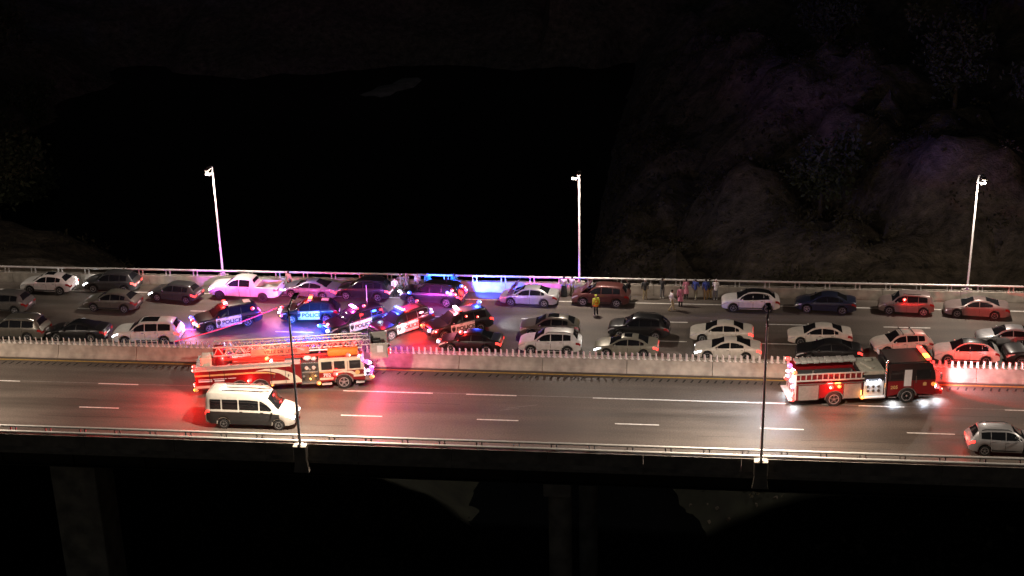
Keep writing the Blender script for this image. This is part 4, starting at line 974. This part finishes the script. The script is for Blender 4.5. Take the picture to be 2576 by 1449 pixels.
# cab
b = MB(); b.prism(arch_poly(1.1, 4.34, .55, 1.66, (2.45,), .66, .52), -1.25, 1.25); part('cab', b, PAINT['fire_red'], fe)
b = MB(); b.prism([(1.1, 1.66), (4.36, 1.66), (4.3, 2.1), (4.05, 2.8), (3.9, 2.92), (1.2, 2.92), (1.1, 2.84)], -1.245, 1.245); part('cab_top', b, PAINT['black'], fe)
b = MB(); b.box((2.5, 0, 2.94), (2.6, 2.2, .04), bev=.012); part('roof_panel', b, mat('roof_tread', (.035, .034, .03), rough=.8, var=.2), fe)
for (a, c_) in ((1.28, 2.08), (3.0, 4.0)):
    q = MB(); q.box(((a+c_)/2, -1.252, 2.1), (c_-a, .016, .62), bev=.005); part('window', q, M['glass'], fe)
q = MB(); q.add([(4.37, -1.1, 1.7), (4.37, 1.1, 1.7), (4.075, 1.1, 2.75), (4.075, -1.1, 2.75)], [(0, 1, 2, 3)]); part('windshield', q, M['glass'], fe)
q = MB(); q.box((2.45, -1.256, 1.86), (.5, .012, 1.2), bev=.004); part('pale_door_panel', q, M['plate'], fe)
side_text(fe, T205, 1.55, -1.262, 1.2, PAINT['gold'])
q = MB(); q.prism([(3.5, 1.25), (3.75, 1.25), (3.75, 1.45), (3.62, 1.52), (3.5, 1.45)], -1.262, -1.25); part('emblem', q, PAINT['gold'], fe)
for x in (2.85,):
    q = MB(); q.box((x, -1.258, 1.6), (.025, .012, 2.0)); part('door_gap', q, M['groove'], fe)
    q = MB(); q.box((x+.14, -1.285, 1.75), (.04, .05, .5)); part('grab_rail', q, M['chrome'], fe)
for x, sx in ((1.45, .6), (3.75, 1.0)):
    q = MB(); q.box((x, -1.25, .5), (sx, .1, .09), bev=.02); part('step', q, M['chrome'], fe)
b = MB(); b.box((4.62, 0, .72), (.56, 2.4, .4), bev=.06); part('bumper', b, PAINT['fire_red'], fe)
for sg in (-1, 1):
    q = MB(); q.box((4.42, sg*.92, 1.12), (.1, .36, .26), bev=.03); part('headlight', q, M['cool_glow'], fe)
    q = MB(); q.tube([(4.2, sg*1.25, 2.4), (4.6, sg*1.5, 2.3)], .025, 5); q.box((4.62, sg*1.5, 2.0), (.1, .22, .46), bev=.03); part('mirror', q, M['chrome'], fe)
b = MB(); b.box((3.85, 0, 2.99), (.34, 2.2, .06), bev=.02); lb_ = part('light_bar', b, M['black_trim'], fe)
for i in range(7):
    q = MB(); q.box((3.85, -.95+i*.316, 3.08), (.32, .28, .12), bev=.03); part('lamp_module', q, M['amber_glow'] if i in (1, 2) else M['red_glow'], lb_)
q = MB(); q.box((1.02, 1.0, 2.9), (.06, .4, .3)); part('warning_panel', q, M['blue_glow'] if False else M['plate'], fe)
truck_wheels(fe, (2.45, -2.5), .52, 1.25)
# rear end: chevrons and lamps
q = MB(); q.box((-5.13, 0, 1.5), (.06, 2.4, 1.9)); part('rear_panel', q, M['plate'], fe)
for i in range(4):
    q = MB(); q.add([(-5.165, -1.1+i*.6, .7), (-5.165, -.85+i*.6, .7), (-5.165, -.5+i*.6, 1.3), (-5.165, -.75+i*.6, 1.3)], [(0, 1, 2, 3)]); part('chevron', q, PAINT['fire_red'], fe)
q = MB(); q.box((-5.35, 0, .55), (.45, 2.4, .1), bev=.02); part('rear_step', q, M['steel'], fe)
for p_, c_, r_ in (((-5.22, -1.05, 2.55), 'amber_glow', .15), ((-5.22, .9, 2.7), 'red_glow', .14), ((-5.22, -.6, 2.5), 'pink_glow', .12), ((-5.22, .2, 2.5), 'pink_glow', .12), ((-5.22, .6, 1.9), 'white_glow', .1), ((-5.22, .6, 1.55), 'white_glow', .1), ((-5.22, -.5, 1.7), 'white_glow', .12), ((-5.22, -.8, 1.4), 'white_glow', .1),
    ((-5.22, 1.0, 1.2), 'red_glow', .1), ((-5.22, -1.05, 1.0), 'red_glow', .1), ((-5.3, -1.15, .62), 'red_glow', .11), ((-2.75, -1.29, 1.45), 'red_glow', .14), ((-2.2, -1.29, 1.5), 'amber_glow', .1), ((-.62, -1.29, .62), 'amber_glow', .12),
    ((4.2, -1.29, 1.35), 'amber_glow', .1), ((4.75, -1.05, .85), 'red_glow', .12), ((-.3, -1.22, 1.78), 'cool_glow', .06), ((.55, -1.22, 1.78), 'cool_glow', .06)):
    marker(fe, p_, c_, r_)
for p_, e_, c_ in (((-5.7, -1.2, 2.5), 61, (1, .3, .15)), ((-5.7, .9, 2.6), 72, RED), ((-5.8, -.9, .9), 38, RED), ((-2.7, -1.7, 1.5), 132, RED), ((-2.2, -1.7, 1.5), 22, AMB), ((-.6, -1.6, .75), 22, AMB), ((4.4, .2, 3.4), 286, RED), ((5.2, .9, 2.6), 120, RED), ((5.1, -1.3, .9), 61, RED), ((5.6, 1.5, 1.5), 60, RED)):
    light('POINT', fe, p_, e_, c_, .18)
light('AREA', fe, (.16, -1.34, 1.82), 26, COOL, direction=(0, .35, -1), name='panel_light').data.size = .8
for p_ in ((1.6, -1.15, .42), (3.7, -1.15, .42), (4.7, -.9, .45), (-5.3, 1.0, .5), (-5.2, -1.1, .45)):
    light('SPOT', fe, p_, 130, COOL, .08, 140, (0, -.25, -1), 'ground_light', .8)
sl = light('AREA', fe, (-5.35, -.3, 2.6), 420, COOL, direction=(-1, -.45, -.42), name='scene_light'); sl.data.shape = 'RECTANGLE'; sl.data.size = 1.2; sl.data.size_y = .4
light('SPOT', fe, (-5.4, -.6, 2.7), 3600, COOL, .6, 120, (-1, -.30, -.20), 'scene_light', 1.)
light('SPOT', fe, (4.75, .5, 1.0), 2600, COOL, .15, 80, (1, .10, -.05), 'headlight_beam', .7)
light('SPOT', fe, (4.6, -.6, 2.8), 2600, RED, .12, 85, (1, .35, -.35), 'beacon_beam', .2)
beam(fe, (3.85, .9, 3.3), (18.5, 9.6, .8), 3600, RED, 13); beam(fe, (3.9, .9, 3.3), (23.3, 9.3, .9), 5500, RED, 13); beam(fe, (3.9, .6, 3.4), (22.85, 13.6, 1.8), 1500, (1, .12, .75), 11); beam(fe, (3.9, .8, 3.2), (19.6, .6, .9), 600, RED, 90); beam(fe, (-5.3, .9, 2.7), (9.2, 1.0, .8), 500, RED, 70)

# red line, glow put into its colour, from police car to the barrier
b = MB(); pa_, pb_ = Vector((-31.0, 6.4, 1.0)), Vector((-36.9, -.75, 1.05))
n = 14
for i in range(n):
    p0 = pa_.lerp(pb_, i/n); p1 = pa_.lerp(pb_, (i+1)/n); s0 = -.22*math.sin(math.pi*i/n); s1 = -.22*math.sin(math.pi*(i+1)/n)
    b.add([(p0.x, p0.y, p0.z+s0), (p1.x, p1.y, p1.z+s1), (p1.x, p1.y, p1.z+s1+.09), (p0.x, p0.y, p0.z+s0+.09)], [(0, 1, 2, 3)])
tag(link('glowing_red_line', b.mesh('glowing_red_line'), M['line_glow']), 'thin glowing red line stretched from the blue-lit police SUV down to the median barrier', 'line')
# ================================================================= PEOPLE
def remesh(mb, vox, name, smooth_it=3):
    me = mb.mesh('tmp'); ob = bpy.data.objects.new('tmp', me); C.objects.link(ob)
    md = ob.modifiers.new('r', 'REMESH'); md.mode = 'VOXEL'; md.voxel_size = vox; md.use_smooth_shade = True
    m2 = ob.modifiers.new('s', 'SMOOTH'); m2.iterations = smooth_it; m2.factor = .4
    dg = bpy.context.evaluated_depsgraph_get(); r = bpy.data.meshes.new_from_object(ob.evaluated_get(dg)); r.name = name
    bpy.data.objects.remove(ob); bpy.data.meshes.remove(me); return r
def limb(mb, pts, rs, n=10):
    mb.tube(pts, rs, n)
    for p, r in zip(pts, rs): mb.ellipsoid(p, (r, r, r), n, 6)
def pose(kind):
    J = dict(hip=[(-.09, 0, .92), (.09, 0, .92)], knee=[(-.10, .01, .50), (.10, .01, .50)], ank=[(-.11, -.03, .09), (.11, -.03, .09)],
             sho=[(-.19, 0, 1.42), (.19, 0, 1.42)], elb=[(-.25, -.03, 1.14), (.25, -.03, 1.14)], wri=[(-.24, .06, .90), (.24, .06, .90)], head=(0, .03, 1.62), chest=(0, 0, 1.30), neck=(0, .0, 1.47), hd=[(0, .2, -1), (0, .2, -1)])
    if kind == 'phone':
        J['elb'] = [(-.25, .10, 1.16), (.25, .08, 1.17)]; J['wri'] = [(-.10, .27, 1.36), (.10, .25, 1.40)]; J['hd'] = [(.15, .3, 1), (-.15, .3, 1)]
    if kind == 'lean':
        J['chest'] = (0, .13, 1.27); J['neck'] = (0, .20, 1.43); J['head'] = (0, .26, 1.57); J['sho'] = [(-.19, .18, 1.38), (.19, .18, 1.38)]
        J['elb'] = [(-.27, .32, 1.16), (.27, .32, 1.16)]; J['wri'] = [(-.14, .52, 1.22), (.14, .52, 1.22)]; J['hd'] = [(.5, .8, .05), (-.5, .8, .05)]; J['ank'] = [(-.13, -.06, .09), (.10, .04, .09)]
    if kind == 'walk':
        J['knee'] = [(-.09, .17, .53), (.09, .03, .49)]; J['ank'] = [(-.09, .20, .10), (.09, -.26, .13)]
        J['elb'] = [(-.25, -.12, 1.16), (.25, .05, 1.15)]; J['wri'] = [(-.22, -.10, .92), (.22, .22, .98)]
    return J
def person_parts(kind):
    J = pose(kind); b = MB()
    limb(b, [(0, 0, .93), (0, .01, 1.08), J['chest'], J['neck']], [.12, .115, .135, .06]); b.ellipsoid((0, 0, .95), (.16, .11, .12)); b.ellipsoid(tuple(Vector(J['chest'])+Vector((0, 0, .04))), (.18, .11, .16))
    h = Vector(J['head']); limb(b, [J['neck'], tuple(h+Vector((0, -.01, -.06)))], [.055, .055])
    b.ellipsoid(h, (.078, .098, .118), 14, 10); b.ellipsoid(h+Vector((0, .03, -.06)), (.055, .065, .06)); b.ellipsoid(h+Vector((0, .1, -.015)), (.014, .02, .025)); b.ellipsoid(h+Vector((0, .085, -.062)), (.026, .018, .010))
    for sg in (-1, 1): b.ellipsoid(h+Vector((sg*.08, -.005, -.01)), (.012, .022, .032)); b.ellipsoid(h+Vector((sg*.032, .078, .012)), (.016, .014, .010))
    for i in (0, 1):
        limb(b, [J['hip'][i], J['knee'][i], J['ank'][i]], [.085, .056, .042])
        a = Vector(J['ank'][i]); limb(b, [a+Vector((0, 0, -.045)), a+Vector((0, .15, -.055))], [.04, .032])
        limb(b, [J['sho'][i], J['elb'][i], J['wri'][i]], [.055, .042, .03])
        wv = Vector(J['wri'][i]); d = Vector(J['hd'][i]).normalized(); sx = Vector((1 if i == 0 else -1, 0, 0)); sx = (sx-d*sx.dot(d)).normalized(); nn = d.cross(sx)
        limb(b, [wv, wv+d*.045, wv+d*.085], [.028, .034, .036], 8)
        for k, ln in enumerate((.068, .078, .072, .056)):
            o_ = wv+d*.09+nn*((k-1.5)*.021); c_ = sx*.012
            limb(b, [o_-d*.02, o_+d*ln*.5, o_+d*ln+c_*1.5], [.0115, .011, .0095], 6)
        o_ = wv+d*.035; limb(b, [o_, o_+nn*-.045+d*.03+sx*.01, o_+nn*-.055+d*.07+sx*.018], [.015, .0125, .011], 6)
    D = {'body': remesh(b, .009, 'body')}
    b = MB(); limb(b, [(0, 0, .90), (0, .01, 1.08), J['chest'], tuple(Vector(J['neck'])-Vector((0, 0, .03)))], [.155, .145, .16, .085]); b.ellipsoid(tuple(Vector(J['chest'])+Vector((0, 0, .05))), (.215, .135, .17)); b.ellipsoid((0, 0, .92), (.19, .14, .10))
    for i in (0, 1): limb(b, [J['sho'][i], J['elb'][i], tuple(Vector(J['wri'][i])*.95+Vector(J['elb'][i])*.05)], [.078, .062, .046])
    D['jacket'] = remesh(b, .018, 'jacket', 4)
    b2 = MB(); b2.v = list(b.v); b2.f = list(b.f); b2.tube([(0, 0, .5), (0, 0, .7), (0, 0, .95)], [.23, .205, .165], 14); D['coat'] = remesh(b2, .018, 'coat', 4)
    b = MB(); b.tube([(0, -.01, .06), (0, 0, .5), (0, 0, .98)], [.31, .25, .17], 16); D['robe'] = remesh(b, .02, 'robe', 4)
    b = MB(); b.ellipsoid((0, 0, .93), (.172, .128, .11))
    for i in (0, 1): limb(b, [J['hip'][i], J['knee'][i], tuple(Vector(J['ank'][i])+Vector((0, 0, .02)))], [.102, .076, .064])
    D['trousers'] = remesh(b, .016, 'trousers', 3)
    b = MB()
    for i in (0, 1):
        a = Vector(J['ank'][i]); limb(b, [a+Vector((0, -.03, -.04)), a+Vector((0, .07, -.045)), a+Vector((0, .16, -.055))], [.05, .048, .04])
    D['shoes'] = remesh(b, .014, 'shoes', 2)
    b = MB(); b.ellipsoid(h+Vector((0, -.018, .03)), (.09, .098, .108), 14, 8); b.ellipsoid(h+Vector((0, -.06, -.02)), (.08, .05, .08)); D['hair'] = remesh(b, .012, 'hair', 2)
    b = MB(); b.ellipsoid(h+Vector((0, -.01, .055)), (.094, .112, .085), 14, 8); b.box(h+Vector((0, .12, .05)), (.13, .1, .018)); D['cap'] = remesh(b, .012, 'cap', 2)
    return D
PP = {k: person_parts(k) for k in ('stand', 'phone', 'lean', 'walk')}
CL = {n: mat('cloth_'+n, c, rough=.9, var=.25, scale=14) for n, c in dict(white=(.7, .69, .68), black=(.018, .018, .02), dark=(.04, .04, .045), beige=(.42, .35, .22), blue=(.04, .07, .28), pink=(.62, .25, .34), grey=(.2, .2, .21), tan=(.38, .26, .12), green=(.06, .09, .06), teal=(.05, .28, .38), khaki=(.3, .28, .2)).items()}
CL['hivis'] = mat('hi_vis_yellow', (.72, .85, .10), rough=.7, var=.1, emis=(.7, .9, .1), estr=.0); CL['orange'] = mat('hi_vis_orange', (.85, .25, .02), rough=.7, var=.1)
SKIN = [mat('skin', (.42, .25, .17), rough=.6, var=.1), mat('skin_dark', (.16, .085, .055), rough=.6, var=.1)]
HAIR = mat('hair', (.02, .014, .01), rough=.7, var=.2)
def person(k, x, y, rz, label, top, legs, shoes='black', head='hair', headm=None, style='jacket', h=1., skin=0):
    D = PP[k]; t = thing('person', label, 'person', (x, y, 0), R(rz), 'people standing on the bridge'); t.scale = (h, h, h)
    link('body', D['body'], SKIN[skin], t); link(style, D['jacket' if style == 'jacket' else 'coat'], CL[top], t)
    if legs.startswith('robe'): link('robe', D['robe'], CL[legs[5:]], t)
    else: link('trousers', D['trousers'], CL[legs], t)
    link('shoes', D['shoes'], CL[shoes], t)
    link(head, D[head], CL[headm] if headm else HAIR, t)
    return t
pv = person('stand', -6.14, 8.83, 20, 'person in yellow and orange high visibility jacket standing in front of the maroon SUV', 'hivis', 'black', 'white', 'cap', 'hivis')
b = MB(); b.box((0, -.165, 1.05), (.30, .03, .09)); b.box((-.07, -.165, 1.22), (.06, .03, .3)); b.box((.09, -.165, 1.22), (.06, .03, .3)); b.tube([(0, 0, .80), (0, 0, .93)], [.2, .185], 16); part('orange_panel', b, CL['orange'], pv)
person('stand', -2.42, 12.45, 0, 'person in dark top, beige trousers and pale cap, first from the maroon SUV', 'dark', 'beige', 'beige', 'cap', 'white')
person('phone', -1.05, 12.8, -10, 'person in dark jacket and grey trousers at the parapet, left of the group', 'dark', 'grey', 'white')
person('walk', -.27, 10.2, -70, 'person in white top and pale trousers walking on the lane, nearest of the group', 'white', 'beige', 'beige', style='jacket')
person('stand', .42, 11.1, 15, 'person in long pale pink coat and black boots beside the white-topped walker', 'pink', 'black', style='coat', h=.97)
person('phone', .86, 12.75, 20, 'person in long pink-red coat at the parapet filming', 'pink', 'black', style='coat', h=.98)
person('walk', 1.6, 12.75, -20, 'person in blue jacket stepping along the parapet, right of the pink coats', 'blue', 'khaki', 'white')
person('stand', 2.42, 12.75, 10, 'person in bright blue jacket and tan trousers at the parapet', 'blue', 'tan', 'tan', skin=1)
person('stand', 2.72, 12.9, -10, 'person in green jacket shoulder to shoulder with the bright blue jacket', 'green', 'tan', 'black')
person('phone', 3.2, 12.72, 0, 'person in white shirt, grey jeans and white cap, rightmost of the group', 'white', 'grey', 'white', 'cap', 'white')
person('lean', -45.7, 12.9, 160, 'person in pale shirt behind the dark braking SUV at the left railing', 'white', 'dark')
person('stand', -46.4, 12.6, 170, 'shorter person beside the pale-shirted one behind the dark braking SUV', 'grey', 'dark', h=.9)
person('stand', -31.75, 12.75, -20, 'person in reddish dark top between the white pickup\'s tailgate and the railing', 'tan', 'dark')
person('lean', -22.75, 12.0, 200, 'person bending forward in white at the left edge of the lit group', 'white', 'black', h=.97)
person('stand', -22.35, 12.6, 190, 'person in grey jacket next to the bending one', 'grey', 'green')
person('phone', -21.9, 12.85, 170, 'person in grey vest with bright white chest band by the dark police SUV\'s nose', 'grey', 'grey')
person('phone', -20.95, 12.85, 185, 'person in violet-lit pale top behind the dark police SUV\'s bonnet', 'white', 'dark')
person('stand', -20.15, 12.85, 180, 'person in teal top behind the dark police SUV\'s windscreen', 'teal', 'dark')
person('lean', -17.95, 12.75, 0, 'person in teal and grey at the railing behind the dark police SUV\'s roof', 'teal', 'grey', skin=1)
person('stand', -8.95, 12.75, 0, 'broad person in white shirt and long black robe left of the middle lamp post', 'white', 'robe_black', h=1.0)
person('phone', -8.3, 12.8, -15, 'person in white top and khaki trousers beside the black robed one', 'white', 'khaki')
person('stand', -3.75, 12.1, 60, 'person in all black at the maroon SUV\'s tail', 'black', 'black')
# ================================================================= VEGETATION AND BANKS
def leaf_crown(rnd, n, r, sz):
    b = MB(); cl = [(Vector((rnd.gauss(0, .5)*r[0], rnd.gauss(0, .5)*r[1], rnd.gauss(0, .45)*r[2])), rnd.uniform(.25, .5)) for _ in range(16)]
    for _ in range(n):
        c, k = rnd.choice(cl); p = c+Vector((rnd.gauss(0, k*r[0]*.6), rnd.gauss(0, k*r[1]*.6), rnd.gauss(0, k*r[2]*.6)))
        u = Vector((rnd.gauss(0, 1), rnd.gauss(0, 1), rnd.gauss(0, 1))).normalized(); v = u.cross(Vector((rnd.gauss(0, 1), rnd.gauss(0, 1), rnd.gauss(0, 1)))).normalized(); s_ = sz*rnd.uniform(.6, 1.4)
        b.add([p-u*s_, p+v*s_*.5, p+u*s_, p-v*s_*.5], [(0, 1, 2, 3)])
    return b
rnd = random.Random(11)
LEAF = mat('leaves', (.085, .095, .045), rough=.8, var=.5, scale=2); BARK = mat('bark', (.10, .075, .05), rough=.9, var=.4)
CR = [leaf_crown(rnd, 2600, (3.2, 3.2, 3.6), .34).mesh('crown', None, False) for _ in range(3)]
def trunk_mesh():
    b = MB(); b.tube([(0, 0, -1), (.1, 0, 3), (.25, .1, 7.5)], [.32, .24, .08], 8)
    for k in range(6):
        a = k*1.1; z = 3+k*.7; b.tube([(.12, 0, z), (1.1*math.cos(a), 1.1*math.sin(a), z+1.3), (2.0*math.cos(a), 2.0*math.sin(a), z+2.2)], [.11, .07, .03], 6)
    return b.mesh('trunk', 50)
TR = trunk_mesh()
def tree(x, y, s_, label, i):
    t = thing('tree', label, 'tree', (x, y, ground_z(x, y)-.2), rnd.uniform(0, 6), 'dark trees on the river banks'); t.scale = (s_, s_, s_*rnd.uniform(.9, 1.15))
    link('trunk', TR, BARK, t); link('crown', CR[i % 3], LEAF, t, loc=(.2, 0, 6.6), rot=(0, 0, i*1.3)); return t
wh = ['faint tree at the far left edge, uppermost', 'faint tree at the left edge below the uppermost one', 'dim tree low at the left edge just above the railing', 'dim tree on the left bank, second from the edge', 'barely visible tree on the far left bank', 'small dim tree at the upper left, off the edge',
      'dark tree on the right bank beyond the railing', 'dark tree on the right slope near the right lamp post', 'dim tree high on the right slope', 'dark tree behind the right lamp post', 'dim tree at the lower right edge of the far slope', 'dark tree at the top right of the slope']
pos = [(-128, 158, 1.5), (-112, 118, 1.5), (-88, 74, 1.3), (-103, 112, 1.1), (-122, 130, 1.2), (-118, 150, 1.0), (16, 62, 1.0), (34, 84, 1.1), (22, 120, 1.2), (44, 70, 1.2), (40, 46, 1.0), (46, 130, 1.3)]
for i, ((x, y, s_), l_) in enumerate(zip(pos, wh)): tree(x, y, s_, l_, i)
# undergrowth and rubble on the lit banks
b = MB(); q = MB()
for k in range(5200):
    side_ = rnd.random()
    if side_ < .62: y = rnd.uniform(18, 150); x = right_bank(y)+abs(rnd.gauss(0, 26))+1
    elif side_ < .8: y = rnd.uniform(-45, 15); x = left_bank(y)-abs(rnd.gauss(0, 12))-1
    else: y = rnd.uniform(40, 190); x = left_bank(y)-abs(rnd.gauss(0, 14))-1
    if noise.noise(Vector((x*.09, y*.09, 1))) < -.02: continue
    z = ground_z(x, y)
    for _ in range(9):
        p = Vector((x+rnd.gauss(0, .5), y+rnd.gauss(0, .5), z+rnd.uniform(.05, .9))); u = Vector((rnd.gauss(0, 1), rnd.gauss(0, 1), rnd.gauss(0, 1))).normalized(); v = u.orthogonal().normalized(); s_ = rnd.uniform(.12, .34)
        b.add([p-u*s_, p+v*s_*.5, p+u*s_, p-v*s_*.5], [(0, 1, 2, 3)])
o = link('undergrowth', b.mesh('undergrowth', None, False), mat('brush', (.09, .075, .042), rough=.9, var=.5, scale=.4), None); o['kind'] = 'stuff'; o['label'] = 'low scrub covering the river banks'
for k in range(3600):
    if rnd.random() < .6: y = rnd.uniform(-45, 12); x = right_bank(y)+abs(rnd.gauss(0, 11))+.3
    else: y = rnd.uniform(16, 140); x = right_bank(y)+abs(rnd.gauss(0, 18))+.5
    z = ground_z(x, y); s_ = rnd.uniform(.1, .42)*(2.2 if rnd.random() < .05 else 1)
    q.box((x, y, z+s_*.2), (s_*rnd.uniform(.8, 1.6), s_, s_*rnd.uniform(.5, 1)), rot=Matrix.Rotation(rnd.uniform(0, 3), 3, Vector((rnd.random(), rnd.random(), 1))), taper=rnd.uniform(.5, .9))
o = link('rubble', q.mesh('rubble', None, False), mat('bank_stone', (.10, .085, .065), rough=.95, var=.5, scale=.6), None); o['kind'] = 'stuff'; o['label'] = 'loose stones along the right river bank'
b = MB(); P = [(-64, 180), (-62.5, 178.5), (-60.5, 179.2), (-58.8, 177.6), (-57, 179.5), (-56.4, 183), (-53.2, 187), (-52.5, 194), (-54, 197), (-57.5, 196), (-58.6, 190), (-61.5, 187.5), (-62, 183.5)]
nP = len(P); cx_, cy_ = -58.2, 186
b.add([(x, y, -24.7) for x, y in P]+[(cx_+(x-cx_)*.7, cy_+(y-cy_)*.7, -24.35) for x, y in P]+[(cx_, cy_, -24.15)], [(i, (i+1) % nP, (i+1) % nP+nP, i+nP) for i in range(nP)]+[(i+nP, (i+1) % nP+nP, 2*nP) for i in range(nP)])
o = struct('sand_bank', b, mat('pale_sand', (.5, .42, .31), rough=.95, var=.4, scale=.4, bump=.5), smooth=60)
b = MB(); b.tube([(28.5, 116, ground_z(28.5, 116)+.6), (30.5, 115, ground_z(30.5, 115)+.8), (33, 112, ground_z(33, 112)+.5)], [.25, .3, .18], 8)
tag(link('fallen_log', b.mesh('fallen_log', 40), mat('bleached_wood', (.5, .46, .4), rough=.9, var=.2)), 'pale bleached log lying on the dark right slope', 'log')
